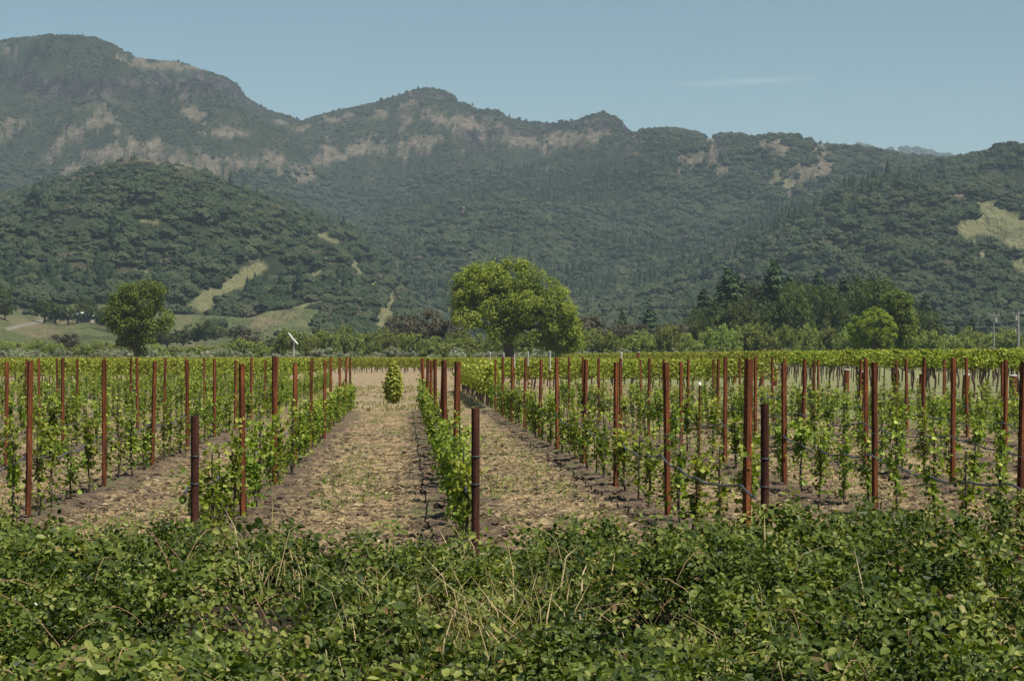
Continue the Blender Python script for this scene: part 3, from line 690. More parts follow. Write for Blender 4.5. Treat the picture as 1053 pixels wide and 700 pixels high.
# ------------------------------------------------------------------ young vines
def vine_parts(seed):
    thin = seed >= 110
    r_ = np.random.RandomState(seed); H = r_.uniform(1.0, 1.34)
    st = MB(); lean = r_.normal(0, .02, 2)
    st.tube([(0, 0, -.12), (lean[0], lean[1], H * r_.uniform(.8, 1.0))], .008, 5)
    stake = st.build('grow_stake', M['grow_stake'], link=False)
    tk = MB(); k = 8; z = np.linspace(-.06, H * .72, k)
    tk.tube(np.stack([.022 * np.sin(z * 7 + seed), .022 * np.cos(z * 6 + seed) + .015, z], 1), np.linspace(.014, .006, k), 5)
    lf = MB(); C_, N_, S_ = [], [], []
    ns = r_.randint(2, 4) if thin else r_.randint(4, 7)
    for s in range(ns):
        z0 = r_.uniform(.15, H * .72); L = r_.uniform(.3, .62); y0 = r_.normal(0, .05)
        dx, dy = r_.normal(0, .12), r_.normal(0, .15)
        q = np.linspace(0, 1, 9); path = np.stack([dx * q ** 1.3, y0 + dy * q ** 1.2, np.minimum(z0 + L * (q - .25 * q ** 2), H * 1.06)], 1)
        tk.tube(path, np.linspace(.005, .002, 9), 4, cap=False, mat=1)
        m = r_.randint(38, 60); w_ = r_.rand(m)
        c = np.stack([np.interp(w_, q, path[:, a]) for a in range(3)], 1) + r_.normal(0, 1, (m, 3)) * np.array([.045, .05, .045])
        C_.append(c)
    m = int(85 + 50 * r_.rand()); zz = r_.uniform(.12, H, m)
    wob = .055 * (.5 + np.abs(np.sin(zz * 5 + seed)))
    C_.append(np.stack([r_.normal(0, 1, m) * wob, r_.normal(0, 1, m) * wob, zz], 1))
    c = np.concatenate(C_); c[:, 2] = np.clip(c[:, 2], .04, H * 1.08); n = len(c)
    nr = norm(np.stack([c[:, 0] * 3, c[:, 1] * 2, np.full(n, .55)], 1) + r_.normal(size=(n, 3)) * .6)
    var = np.clip(r_.normal(.42, .2, n) + (c[:, 2] > H * .8) * .22, 0, 1)
    leaf_faces(lf, c, nr, r_.uniform(.030, .070, n) * (1 + .35 * (r_.rand(n) < .1)), var, rs=r_, narrow=.92, six=True)
    return stake, tk.build('trunk', [M['vine_bark'], M['grow_stake']], link=False), lf.build('foliage', M['vine_leaf'], link=False)
VP = [vine_parts(100 + q) for q in range(16)]

# ------------------------------------------------------------------ posts
def line_post_mesh():
    mb = MB(); w_, d_, tk, H = .027, .025, .005, 1.79
    # a rolled channel with turned-in lips, open away from the aisle
    prof = [(-w_, d_), (-w_, -d_), (w_, -d_), (w_, d_), (w_ * .55, d_), (w_ * .55, d_ - tk), (w_ - tk, d_ - tk), (w_ - tk, -d_ + tk), (-w_ + tk, -d_ + tk), (-w_ + tk, d_ - tk), (-w_ * .55, d_ - tk), (-w_ * .55, d_)]
    n = len(prof); v = [(x_, y_, -.3) for x_, y_ in prof] + [(x_, y_, H) for x_, y_ in prof]
    mb.add(v, [(q, (q + 1) % n, n + (q + 1) % n, n + q) for q in range(n)])
    # top rim quads of the thin wall
    T = [v[n + q] for q in range(n)]
    for a, b, c, d in ((0, 1, 8, 9), (1, 2, 7, 8), (2, 3, 6, 7), (3, 4, 5, 6), (0, 9, 10, 11)):
        mb.add([T[a], T[b], T[c], T[d]], [(0, 1, 2, 3)])
    z = .25
    while z < H - .03:                                       # punched wire hooks
        for s in (-1, 1):
            mb.box((s * (w_ + .004) - .004, -.012, z), (s * (w_ + .004) + .004, .010, z + .022))
        z += .12
    return mb.build('trellis_post', M['rust'], link=False)
PM = line_post_mesh()
def end_post(loc, H=1.54):
    root = empty('end_post', loc)
    mb = MB(); r0 = .036
    mb.tube([(0, 0, -.4), (0, 0, H)], r0, 16, cap=False)
    mb.tube([(0, 0, H), (0, 0, H - .1)], r0 - .004, 16, cap=False, smooth=True)
    th = np.linspace(0, 2 * math.pi, 16, endpoint=False)
    o1 = np.stack([np.cos(th) * r0, np.sin(th) * r0, np.full(16, H)], 1); i1 = np.stack([np.cos(th) * (r0 - .004), np.sin(th) * (r0 - .004), np.full(16, H)], 1)
    mb.add(np.vstack([o1, i1]), [(q, (q + 1) % 16, 16 + (q + 1) % 16, 16 + q) for q in range(16)])
    mb.add(np.vstack([i1 - [0, 0, .09]]), [tuple(range(16))])
    mb.build('pipe', M['rust_dark'], root)
    for z in (.80, 1.04):
        wb = MB(); tq = np.linspace(0, 12.0, 40); wb.tube(np.stack([np.cos(tq) * (r0 + .004), np.sin(tq) * (r0 + .004), z + tq * .0011], 1), .0035, 5); wb.build('wire_wrap', M['hose'], root)
    return root
def tall_post(loc, H=1.9, lean=0, label=''): pass

Z0, ZS = 17.84, 5.5
def row_phrase(k):
    if k == 0: return "the row left of the centre aisle"
    if k == 1: return "the row right of the centre aisle"
    if k < 0: return f"the {ordw(-k + 1)} row left of the aisle"
    return f"the {ordw(k)} row right of the aisle"
vines = []; posts = []
for k in range(-6, 11):
    X = ROW0 + k * ROWS
    zend = 71.5 if X < 11 else max(50, 71.5 - (X - 11) * 1.6)
    zs = 5.62 if k <= 0 else 5.5
    p = 0
    while True:
        Z = Z0 + p * zs
        if Z > zend: break
        px, d = to_px(X, Z)
        if -14 < px < 1068 and not (k in (0, 1) and p == 0): posts.append((k, X, Z))
        for q in range(4):
            zz = Z + .22 + q * zs / 4
            pv_, _ = to_px(X, zz)
            if -14 < pv_ < 1070 and zz < zend: vines.append((k, X, zz))
        p += 1
    if k < 0:
        zz = zend + .6
        while zz < 118:
            pv_, _ = to_px(X, zz)
            if -14 < pv_ < 1070: vines.append((k, X, zz))
            zz += 1.4
posts = [q for q in posts]
print('vines', len(vines), 'posts', len(posts))
order = sorted(range(len(vines)), key=lambda q: vines[q][2])
single = set(order[:298]); cnt = {}
rv = random.Random(9)
prot = []
for stake, trunk, fol in VP:
    prot.append((stake, trunk, fol))
far_mb = MB()
fol_np = []
for stake, trunk, fol in VP:
    co = np.empty(len(fol.vertices) * 3, np.float32); fol.vertices.foreach_get('co', co)
    vv = np.empty(len(fol.vertices), np.float32); fol.attributes['v'].data.foreach_get('value', vv)
    fi = np.empty(len(fol.loops), np.int32); fol.loops.foreach_get('vertex_index', fi)
    fol_np.append((co.reshape(-1, 3), fi.reshape(-1, 4), vv))
for q, (k, X, Z) in sorted(enumerate(vines), key=lambda t: (t[1][0], t[1][2])):
    cnt[k] = cnt.get(k, 0) + 1
    x_ = X + rv.gauss(0, .03); y_ = Z + rv.gauss(0, .05); z_ = float(ground_z(x_, y_)) - .03
    a = rv.choice([0, math.pi]) + rv.gauss(0, .15); vi = (rv.randrange(10) if rv.random() < .5 else rv.randrange(10, 16)) if k in (0, 1) else rv.choice([rv.randrange(10), rv.randrange(10, 16), rv.randrange(10, 16)]); sc = rv.uniform(.82, 1.1)
    if abs(X - ROW0) < .1 or k == 1: wsc = rv.uniform(.85, 1.1)
    else: wsc = rv.uniform(.8, 1.15)
    if q in single:
        o = empty('young_grapevine', (x_, y_, z_), a); o.scale = (wsc, wsc, sc)
        for nm, me_ in zip(('grow_stake', 'trunk', 'foliage'), VP[vi]): mobj(nm, me_, o)
        tag(o, f"young grapevine, {ordw(cnt[k])} from the near end of {row_phrase(k)}", 'grapevine', 'young grapevines in the trellised rows')
    else:
        v_, f_, a_ = fol_np[vi]; c_, s_ = math.cos(a), math.sin(a)
        v2 = np.stack([v_[:, 0] * c_ * wsc - v_[:, 1] * s_ * wsc + x_, v_[:, 0] * s_ * wsc + v_[:, 1] * c_ * wsc + y_, v_[:, 2] * sc + z_], 1)
        far_mb.add(v2, f_, 0, a_)
        far_mb.tube([(x_, y_, z_ - .05), (x_, y_, z_ + 1.0)], .012, 4, mat=1)
tag(far_mb.build('far_grapevines', [M['vine_leaf'], M['vine_bark']]), 'young grapevines at the far ends of the rows, too small to tell apart', 'grapevines', 'young grapevines in the trellised rows', 'stuff')
cnt = {}
for k, X, Z in posts:
    cnt[k] = cnt.get(k, 0) + 1
    x_ = X + rv.gauss(0, .015); o = mobj('trellis_post', PM, None, (x_, Z, float(ground_z(x_, Z))))
    s = rv.uniform(.975, 1.025) if not (k == 2 and Z < 19) else 1.01
    o.scale = (rv.uniform(.92, 1.12), rv.uniform(.9, 1.1), s) if not (k == 2 and Z < 19) else (1.08, 1.1, s); o.rotation_euler = (rv.gauss(0, .014), rv.gauss(0, .013), R(28) + rv.gauss(0, .14))
    tag(o, f"rusty trellis post, {ordw(cnt[k])} from the near end of {row_phrase(k)}", 'post', 'tall rusty trellis posts in the rows')
for k, nm in ((0, 'behind the brambles at the left row'), (1, 'at the end of the row beside the aisle'), (2, 'close beside a taller post at right')):
    X = ROW0 + k * ROWS; zz = Z0 - .28 if k else Z0 - .1
    e = end_post((X + (.03 if k != 2 else .04), zz if k != 2 else Z0 - .75, 0), (1.40, 1.47, 1.51)[k])
    tag(e, f"short dark brown pipe end post {nm}", 'post', 'short pipe end posts')

# the thin rebar stakes with a white tip standing between vines
def rebar(px, Z, h, n):
    X, _y = at(px, Z); root = empty('rebar_stake', (X, _y, float(ground_z(X, _y))))
    mb = MB(); mb.tube([(0, 0, -.1), (.01, 0, h)], .011, 6); mb.build('rod', M['rust'], root)
    mb = MB(); mb.tube([(.01, 0, h - .002), (.01, 0, h + .035), (.01, 0, h + .04)], [.016, .016, .006], 8); mb.build('cap', M['white'], root)
    tag(root, n, 'stake', 'thin rusty stakes with white tips')
rebar(718.5, 24.5, 1.56, 'thin rusty stake with white tip left of the thick pair of posts')
rebar(943, 62, 1.25, 'thin rusty stake with white tip by the mature vines at right')
# tall white tipped posts far back by the oak
for i_, (px, yt, yb_, D) in enumerate([(504, 362.5, 372, 118), (518, 363, 372, 112), (529, 365, 378, 96), (543, 362, 376, 106), (565.5, 361.5, 381, 88), (639, 363, 375, 74)]):
    X, _y = at(px, D); root = empty('marker_post', (X, _y, 0)); zt = hgt(yt, D); zb = max(.6, hgt(yb_, D))
    mb = MB(); mb.tube([(0, 0, -.2), (0, 0, zb)], .026, 8); mb.build('post', M['rust'], root)
    mb = MB(); mb.tube([(0, 0, zb), (0, 0, zt)], .034, 8); mb.tube([(0, 0, zt), (0, 0, zt + .04)], [.034, .012], 8); mb.build('sleeve', M['concrete'], root)
    tag(root, f"slim post with a white sleeve, {ordw(i_ + 1)} from the left in front of the big oak", 'post', 'white sleeved posts in front of the oak')
# white riser tube by the second row
X, _y = at(503, 92); root = empty('irrigation_riser', (X, _y, 0))
mb = MB(); mb.tube([(0, 0, -.1), (0, 0, .42)], .085, 12); mb.tube([(0, 0, .42), (0, 0, .50), (0, 0, .52)], [.10, .10, .05], 12); mb.build('tube', M['white'], root)
tag(root, 'white plastic irrigation riser on the straw at the end of a row', 'pipe')

# hoses and wires, one per row
for k in range(-6, 11):
    X = ROW0 + k * ROWS; zend = 71.5 if X < 11 else max(50, 71.5 - (X - 11) * 1.6)
    ztop = Z0 - (.28 if k < 2 else .75)
    y = np.arange(ztop, zend, .23); ph = (y - Z0) / (5.62 if k <= 0 else 5.5)
    r_ = np.random.RandomState(300 + k)
    sag = .78 - .10 * np.abs(np.sin(np.pi * ph)) - .03 * np.abs(np.sin(np.pi * ph * 4)) + .03 * (fbm(y * 1.2, y * 0 + k, 2) - .5)
    mb = MB(); mb.tube(np.stack([X - .045 + .03 * (fbm(y * .9, y * 0 + k + 9, 2) - .5), y, sag], 1), .0115, 6)
    o = mb.build('drip_hose', M['hose'])
    tag(o, f"sagging black drip hose strung along {row_phrase(k)}", 'hose', 'drip hoses along the rows')
    mb = MB(); mb.tube(np.stack([np.full(40, X - .04), np.linspace(ztop, zend, 40), 1.04 - .02 * np.abs(np.sin(np.linspace(0, 20, 40)))], 1), .0028, 4)
    o = mb.build('trellis_wire', M['wire'])
    tag(o, f"thin fruiting wire strung along {row_phrase(k)}", 'wire', 'trellis wires along the rows')

# ------------------------------------------------------------------ single bushy vine at the far end of the aisle
def lone_vine():
    X, _y = at(404.5, 82); root = empty('bushy_grapevine', (X, _y, 0)); r_ = np.random.RandomState(77)
    tb = MB(); tb.tube([(0, 0, -.1), (.02, 0, .5), (-.02, 0, .9)], [.035, .03, .02], 7); tb.build('trunk', M['vine_bark'], root)
    sb = MB(); sb.tube([(-.07, -.05, -.1), (-.07, -.05, 1.55)], .022, 7); sb.build('stake', M['grow_stake'], root)
    n = 1900; d = norm(r_.normal(size=(n, 3))) * (r_.uniform(.25, 1, n) ** .5)[:, None]; prof = .95 - .5 * np.clip(d[:, 2], 0, 1) - .12 * np.clip(-d[:, 2], 0, 1)
    c = np.stack([d[:, 0] * .42 * prof, d[:, 1] * .42 * prof, 0.82 + d[:, 2] * .92], 1) + r_.normal(0, .04, (n, 3))
    lb = MB(); leaf_faces(lb, c, norm(d + r_.normal(size=(n, 3)) * .5 + [0, 0, .4]), r_.uniform(.08, .14, n), np.clip(r_.normal(.62, .2, n), 0, 1), rs=r_, narrow=.9, six=True)
    lb.build('foliage', M['mature_leaf'], root); root.scale = (1.0, 1.0, .98)
    tag(root, 'single bushy bright green vine standing alone at the far end of the aisle', 'grapevine')
lone_vine()

# ------------------------------------------------------------------ mature vines on high trellis
def mature_parts(seed, top, bot, trunk=True):
    r_ = np.random.RandomState(seed); tb = MB(); H = bot + .12
    z = np.linspace(-.08, H, 8); lean = r_.normal(0, .12)
    p = np.stack([lean * (z / H) + .05 * np.sin(z * 4 + seed), .04 * np.cos(z * 5 + seed), z], 1)
    tb.tube(p, np.linspace(.058, .036, 8) * r_.uniform(.8, 1.2, 8), 7)
    for s in (-1, 1):                                        # arms bending out along the wire
        q = np.linspace(0, 1, 7); a = p[-2] + np.stack([s * .95 * q, .03 * np.sin(q * 5 + seed), .22 * np.sin(q * 1.57) + .05 * np.sin(q * 7 + seed)], 1)
        tb.tube(a, np.linspace(.032, .014, 7), 5)
    lf = MB(); n = 520 if trunk else 420
    xx = r_.uniform(-1.02, 1.02, n); zz = bot + (top - bot) * r_.beta(1.5, 1.3, n) + .10 * np.sin(xx * 5 + seed) + .05 * np.sin(xx * 13 + seed * 2)
    yy = r_.normal(0, .20, n) * (1.1 - .5 * (zz - bot) / (top - bot))
    c = np.stack([xx, yy, zz], 1)
    # a few loose shoots at the top
    m = 60; xs = r_.choice(np.linspace(-.95, .95, 12), m) + r_.normal(0, .03, m)
    c = np.vstack([c, np.stack([xs, r_.normal(0, .08, m), top + r_.uniform(-.1, .16, m)], 1)]); n += m
    nr = norm(r_.normal(size=(n, 3)) * .7 + np.stack([np.zeros(n), np.sign(c[:, 1]) * .4, np.full(n, .65)], 1))
    leaf_faces(lf, c, nr, r_.uniform(.10, .17, n), np.clip(r_.normal(.52, .22, n), 0, 1), rs=r_, narrow=.9)
    return tb.build('trunk', M['vine_bark'], link=False), lf.build('canopy', M['mature_leaf'], link=False)
HI = [mature_parts(400 + q, 2.12, 1.42) for q in range(5)]
LO = [mature_parts(420 + q, 1.58, .62) for q in range(5)]
fm = MB(); fol2 = {}
for nm, S_ in (('hi', HI), ('lo', LO)):
    for q, (t_, me_) in enumerate(S_):
        co = np.empty(len(me_.vertices) * 3, np.float32); me_.vertices.foreach_get('co', co)
        vv = np.empty(len(me_.vertices), np.float32); me_.attributes['v'].data.foreach_get('value', vv)
        fi = np.empty(len(me_.loops), np.int32); me_.loops.foreach_get('vertex_index', fi); fol2[nm, q] = (co.reshape(-1, 3), fi.reshape(-1, 3), vv)
n_m = 0
def mature_row(X0, X1, Z, typ, where, single_row, rz=0):
    global n_m
    S_ = HI if typ == 'hi' else LO; X = X0 + .9; k = 0
    while X < X1:
        px, _ = to_px(X, Z)
        if -25 < px < 1080:
            k += 1; vi = rv.randrange(5); dz = rv.uniform(-.05, .05); fl = rv.choice([-1, 1])
            if single_row:
                n_m += 1
                o = empty('mature_grapevine', (X + rv.gauss(0, .05), Z + rv.gauss(0, .04), dz - .02), 0 if fl > 0 else math.pi)
                mobj('trunk', S_[vi][0], o); mobj('canopy', S_[vi][1], o)
                tag(o, f"mature grapevine, {ordw(k)} from the left in {where}", 'grapevine', 'mature grapevines with woody trunks')
            else:
                v_, f_, a_ = fol2[typ, vi]; fm.add(v_ * np.array([fl, fl, 1]) + np.array([X, Z, dz]), f_, 0, a_)
                fm.tube([(X, Z, -.05), (X + .05, Z, 1.0)], .045, 5, mat=1)
        X += 1.8
# right block: rows end at X = 23, each with a big steel pipe
RZ = [83, 90, 95, 101.5, 105, 113, 119, 126, 130, 141, 147, 154, 160]
for i_, Z in enumerate(RZ):
    mature_row(23.0, Z * .36, Z, 'hi', f"the {ordw(i_ + 1)} high row behind the right hand pipes", i_ < 8)
Z = 165
while Z < 300:
    mature_row(23.0, Z * .36, Z, 'hi', '', False); Z += 5 + Z * .012
# middle block
for i_, Z in enumerate([113, 118, 123.5, 129]):
    mature_row(4.6, 21.5, Z, 'lo', f"the {ordw(i_ + 1)} low row before the big oak", i_ < 2)
Z = 135
while Z < 300:
    mature_row(4.8, 21.5, Z, 'lo', '', False); Z += 6 + Z * .02
# mature run continuing the second right row
X = ROW0 + 2 * ROWS
for q in range(20):
    z_ = 73.5 + q * 1.9; vi = rv.randrange(5); o = empty('mature_grapevine', (X + .1, z_, 0), R(90))
    mobj('trunk', LO[vi][0], o); mobj('canopy', LO[vi][1], o)
    tag(o, f"mature grapevine, {ordw(q + 1)} past the last young vine right of the aisle", 'grapevine', 'mature grapevines with woody trunks'); n_m += 1
# left block
for i_, Z in enumerate([131, 135.5, 140]):
    mature_row(-Z * .235, -7.0, Z, 'lo', f"the {ordw(i_ + 1)} row of the leafy block far left", i_ < 2)
Z = 145
while Z < 300:
    mature_row(-Z * .24, -7.0 if Z < 215 else 3.0, Z, 'lo', '', False); Z += 6 + Z * .02
Z = 240
while Z < 310:
    mature_row(-8, 9.0, Z, 'lo', '', False); Z += 14
tag(fm.build('far_vineyard', [M['mature_leaf'], M['vine_bark']]), 'far rows of leafy mature vines stretching to the shrub line', 'grapevines', None, 'stuff')
print('mature singles', n_m)

# big steel pipes at the row ends on the right
for i_, (px, yt, yb_, Z, cap) in enumerate([(715, 374, 390, 160, 1), (727, 374, 391, 154, 1), (755, 375, 392, 141, 0), (783, 374, 392, 130, 1), (796.5, 376, 396, 126, 1), (870, 380, 404, 105, 1), (887, 382, 400, 101.5, 1), (920, 384, 409, 95, 0), (947, 385, 408, 90, 0), (992, 385, 414, 83, 1), (1042, 386, 414, 78, 1), (655, 362, 372, 190, 1)]):
    X, _y = at(px, Z - .8); root = empty('anchor_pipe', (X, _y, 0), 0); zt = hgt(yt, Z)
    root.rotation_euler = (R(rv.uniform(-2, 3)), R(rv.uniform(-1, 5)), 0)
    r0 = .145; mb = MB(); mb.tube([(0, 0, -.2), (0, 0, zt - .015)], r0, 18, cap=False)
    th = np.linspace(0, 6.2832, 18, endpoint=False); ring = np.stack([np.cos(th) * (r0 - .02), np.sin(th) * (r0 - .02), np.full(18, zt - .03)], 1)
    mb.add(ring, [tuple(range(18))]); mb.build('pipe', M['rust'] if i_ not in (7,) else M['rust_dark'], root)
    cb = MB(); cb.tube([(0, 0, zt - .015), (0, 0, zt + .02), (0, 0, zt + .045)], [r0 + .012, r0 + .012, r0 * .5], 18)
    cb.build('cap', M['concrete'] if cap else M['rust_dark'], root)
    lab = f"thick rusty anchor pipe at a mature row end, {ordw(i_ + 1)} from the left" if i_ < 11 else 'thick rusty pipe far back right of the big oak'
    tag(root, lab, 'post', 'thick rusty pipes at the mature row ends')

# ------------------------------------------------------------------ far fittings
def wind_machine():
    D = 330; X, _y = at(302, D); root = empty('wind_machine', (X, _y, 0)); H = hgt(350, D)
    mb = MB(); mb.tube([(0, 0, -.2), (0, 0, H)], [.16, .12], 12); mb.build('tower', M['concrete'], root)
    mb = MB(); mb.box((-.25, -.3, H), (.25, .35, H + .3)); mb.build('gearbox', M['concrete'], root)
    mb = MB(); u_ = D / FPX
    a = np.array([-5.6 * u_, -.35, H + 8.0 * u_]); b = np.array([4.4 * u_, -.35, H - 4.0 * u_]); mid = np.array([0, -.35, H + .12])
    q = np.linspace(0, 1, 9)[:, None]
    for e in (a, b):
        pts = mid * (1 - q) + e * q; wd_ = np.interp(q[:, 0], [0, .2, 1], [.07, .17, .10]); dv = norm((e - mid)[None])[0]; pr = np.array([dv[2], 0, -dv[0]])
        v = np.concatenate([np.stack([pts[s_] + pr * wd_[s_], pts[s_] + [0, .09, 0], pts[s_] - pr * wd_[s_], pts[s_] - [0, .05, 0]]) for s_ in range(9)])
        f = [(s_ * 4 + r0_, s_ * 4 + (r0_ + 1) % 4, s_ * 4 + 4 + (r0_ + 1) % 4, s_ * 4 + 4 + r0_) for s_ in range(8) for r0_ in range(4)] + [(32, 33, 34, 35)]
        mb.add(v, f)
    mb.build('propeller', M['white'], root)
    tag(root, 'white frost fan on a pale pole in front of the shrubs, slanted blades', 'wind machine')
wind_machine()
for px, yt, lab, trf in ((1022, 322, 'thin grey utility pole at right with a short crossbar', True), (1047, 320, 'thicker grey utility pole at the right edge with wires and insulators', False)):
    D = 340; X, _y = at(px, D); root = empty('utility_pole', (X, _y, 0)); H = hgt(yt, D)
    mb = MB(); mb.tube([(0, 0, -.2), (0, 0, H)], [.17, .11] if trf else [.26, .2], 10); mb.build('pole', M['pole'], root)
    mb = MB(); mb.box((-.95, -.14, H - .45), (.95, -.02 - .1, H - .3)); mb.build('crossarm', M['pole'], root)
    for s_ in (-.85, 0.0, .85):
        ib = MB(); ib.tube([(s_, -.13, H - .3), (s_, -.13, H - .05), (s_, -.13, H - .02)], [.05, .07, .03], 8); ib.build('insulator', M['concrete'], root)
    tb = MB(); tb.tube([(.32 if trf else -.38, -.1, H - 1.5), (.32 if trf else -.38, -.1, H - .75)], .2, 12); tb.build('transformer', M['concrete'], root)
    tag(root, lab, 'utility pole')
# small white house on the knoll
def house(px, D, lab):
    X, _y = at(px, D); z = float(hill_h(np.array([float(px)]), np.array([float(D)]))[0]) - .4
    root = empty('farm_house', (X, _y, z), R(12)); mb = MB()
    mb.box((-3.2, -2.2, 0), (3.2, 2.2, 2.7)); mb.add([(-3.2, -2.2, 2.7), (-3.2, 2.2, 2.7), (-3.2, 0, 3.9), (3.2, -2.2, 2.7), (3.2, 2.2, 2.7), (3.2, 0, 3.9)], [(0, 2, 1), (3, 4, 5)]); mb.build('wall', M['concrete'], root)
    rb = MB(); rb.add([(-3.6, -2.6, 2.52), (3.6, -2.6, 2.52), (3.6, 0, 4.02), (-3.6, 0, 4.02)], [(0, 1, 2, 3)]); rb.add([(-3.6, 2.6, 2.52), (3.6, 2.6, 2.52), (3.6, 0, 4.02), (-3.6, 0, 4.02)], [(3, 2, 1, 0)]); rb.build('roof', M['white'], root)
    for s_ in (-1.6, 1.6):
        wb = MB(); wb.box((s_ - .5, -2.23, 1.0), (s_ + .5, -2.19, 2.0)); wb.build('window', M['hose'], root)
    wb = MB(); wb.box((-.45, -2.23, 0), (.45, -2.19, 2.0)); wb.build('door', M['pole'], root)
    tag(root, lab, 'house')
house(87, 757, 'tiny pale roofed farm house on top of the grassy knoll at left')

# ------------------------------------------------------------------ brambles along the front
def edge_y(X): return 15.5 + 2.2 * (fbm(X * .55 + 50, X * 0 + 2, 3) - .5) + 1.4 * (fbm(X * 2.2 + 9, X * 0 + 5, 2) - .5)
def bramble_h(X, Y):
    e = edge_y(X)
    base = .50 + .40 * (fbm(X * .6 + 3, Y * .65, 3) - .42) + .42 * (fbm(X * 1.9, Y * 1.9 + 8, 3) - .5)
    base = base + .16 * np.exp(-((X - 3.1) / 1.3) ** 2) + .09 * np.exp(-((X - .3) / 1.4) ** 2) * (Y > 11)
    base = base - .35 * np.exp(-((X - 2.75) / .38) ** 2 - ((Y - 10.6) / .8) ** 2)      # hollow
    base = base - .30 * np.exp(-((X + .15) / .55) ** 2 - ((Y - 8.6) / .7) ** 2) - .3 * np.exp(-((X + 1.1) / .3) ** 2 - ((Y - 10) / .6) ** 2) - .3 * np.exp(-((X - 4.2) / .4) ** 2 - ((Y - 9) / .5) ** 2)
    hol = fbm(X * 1.7 + 60, Y * 1.5 + 7, 3); base = base - .9 * np.clip(hol - .56, 0, 1) * 2.8
    base = base + .08 * np.clip((X - 2.2) / 1.2, 0, 1) * np.clip((Y - 9) / 3, 0, 1)
    f = np.clip((e - Y) / 1.6, 0, 1); f = f ** .6
    return np.maximum(.03, base * f) * np.clip((Y - 3.0) / 1.0, 0, 1)
rb = np.random.RandomState(21)
mb = MB()
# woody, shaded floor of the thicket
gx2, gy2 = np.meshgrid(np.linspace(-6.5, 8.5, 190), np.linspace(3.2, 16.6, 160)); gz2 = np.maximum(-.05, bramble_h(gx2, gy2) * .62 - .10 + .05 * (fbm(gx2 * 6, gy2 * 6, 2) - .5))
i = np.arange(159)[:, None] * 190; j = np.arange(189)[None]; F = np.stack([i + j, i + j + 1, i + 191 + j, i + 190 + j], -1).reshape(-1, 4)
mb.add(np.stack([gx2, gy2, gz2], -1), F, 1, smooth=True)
nc_ = 9000; per = 15
Yc = np.sqrt(rb.uniform(4.8 ** 2, 17.0 ** 2, nc_)); Xc = rb.uniform(-.27, .37, nc_) * Yc + rb.uniform(-.5, .5, nc_)
dens = fbm(Xc * 1.3 + 20, Yc * 1.3, 4); keep = (Yc < edge_y(Xc) - .2) & (rb.rand(nc_) < np.clip((dens - .36) * 6, .06, 1)); Xc, Yc = Xc[keep], Yc[keep]; nc_ = len(Xc)
th = rb.uniform(0, 6.283, nc_); Lc = rb.uniform(.35, .95, nc_); bend = rb.normal(0, .5, nc_); dz_ = -rb.rand(nc_) ** 1.8 * .30 + .05; up_ = rb.uniform(.02, .20, nc_)
tq = np.repeat(np.linspace(.06, 1, per)[None], nc_, 0) + rb.normal(0, .02, (nc_, per))
ang = th[:, None] + bend[:, None] * tq
X = (Xc[:, None] + np.cos(ang) * Lc[:, None] * (tq - .5)).ravel(); Y = (Yc[:, None] + np.sin(ang) * Lc[:, None] * (tq - .5)).ravel()
hb = bramble_h(X, Y)
Zc = hb + (dz_[:, None] + up_[:, None] * np.sin(tq * 3.1) - .10 * tq ** 3).ravel() + rb.normal(0, .012, len(X))
tone0 = np.repeat(rb.normal(0, .15, nc_), per); csz = np.repeat(rb.uniform(.75, 1.3, nc_), per)
sd_ = np.where(np.arange(len(X)) % 2 == 0, 1.0, -1.0); an = ang.ravel() + sd_ * 1.1
axis0 = np.stack([np.cos(an), np.sin(an), np.full(len(X), .1)], 1)
X = X + np.cos(an) * .03; Y = Y + np.sin(an) * .03
k_ = Y < edge_y(X) + .35 * rb.rand(len(X)); X, Y, Zc, tone0, csz, axis0, hb = X[k_], Y[k_], Zc[k_], tone0[k_], csz[k_], axis0[k_], hb[k_]; n = len(X); print('bramble leaves', n)
Zc = np.maximum(Zc, .03)
nr = norm(rb.normal(size=(n, 3)) * .60 + np.array([.15, -.25, .75])); ax = norm(axis0 + rb.normal(size=(n, 3)) * .3)
ax = norm(ax - (ax * nr).sum(1, keepdims=True) * nr); bx = np.cross(nr, ax)
base = np.stack([X, Y, Zc], 1); sz = rb.uniform(.030, .054, n) * csz; tone = np.clip(rb.normal(.47, .20, n) + tone0 + .6 * (fbm(X * 2.2, Y * 2.2 + 30, 3) - .5), 0, .94)
dead = rb.rand(n) < .008; tone = np.where(dead, 1.0, tone)
for ang, dd_ in ((0, 1.0), (2.0, .8), (-2.0, .8)):
    a = ax * math.cos(ang) + bx * math.sin(ang); nn = norm(nr + a * .25 + rb.normal(size=(n, 3)) * .12)
    leaf_faces(mb, base + a * (sz * .62)[:, None], nn, sz * dd_, np.clip(tone + rb.normal(0, .05, n), 0, 1), 0, rb, .68, True, a)
for q in range(300):                                         # canes
    y0 = math.sqrt(rb.uniform(36, 220)); x0 = rb.uniform(-.26, .36) * y0; h0 = float(bramble_h(np.array(x0), np.array(y0)))
    th = rb.uniform(0, 6.28); L = rb.uniform(.25, .8); t_ = np.linspace(0, 1, 8)
    p = np.stack([x0 + np.cos(th) * L * t_, y0 + np.sin(th) * L * t_ * .7, h0 * .55 + (h0 * .45 + rb.uniform(.02, .16)) * np.sin(t_ * 2.4)], 1)
    mb.tube(p, np.linspace(.0035, .0015, 8), 4, 2, cap=False)
tag(mb.build('bramble_thicket', [M['bramble_leaf'], plain('bramble_litter', (.012, .012, .008), (.038, .030, .018), 9, .95, .05, .9, .03), M['cane']]), 'dense low bramble thicket filling the foreground before the vineyard', 'brambles', kind='stuff')

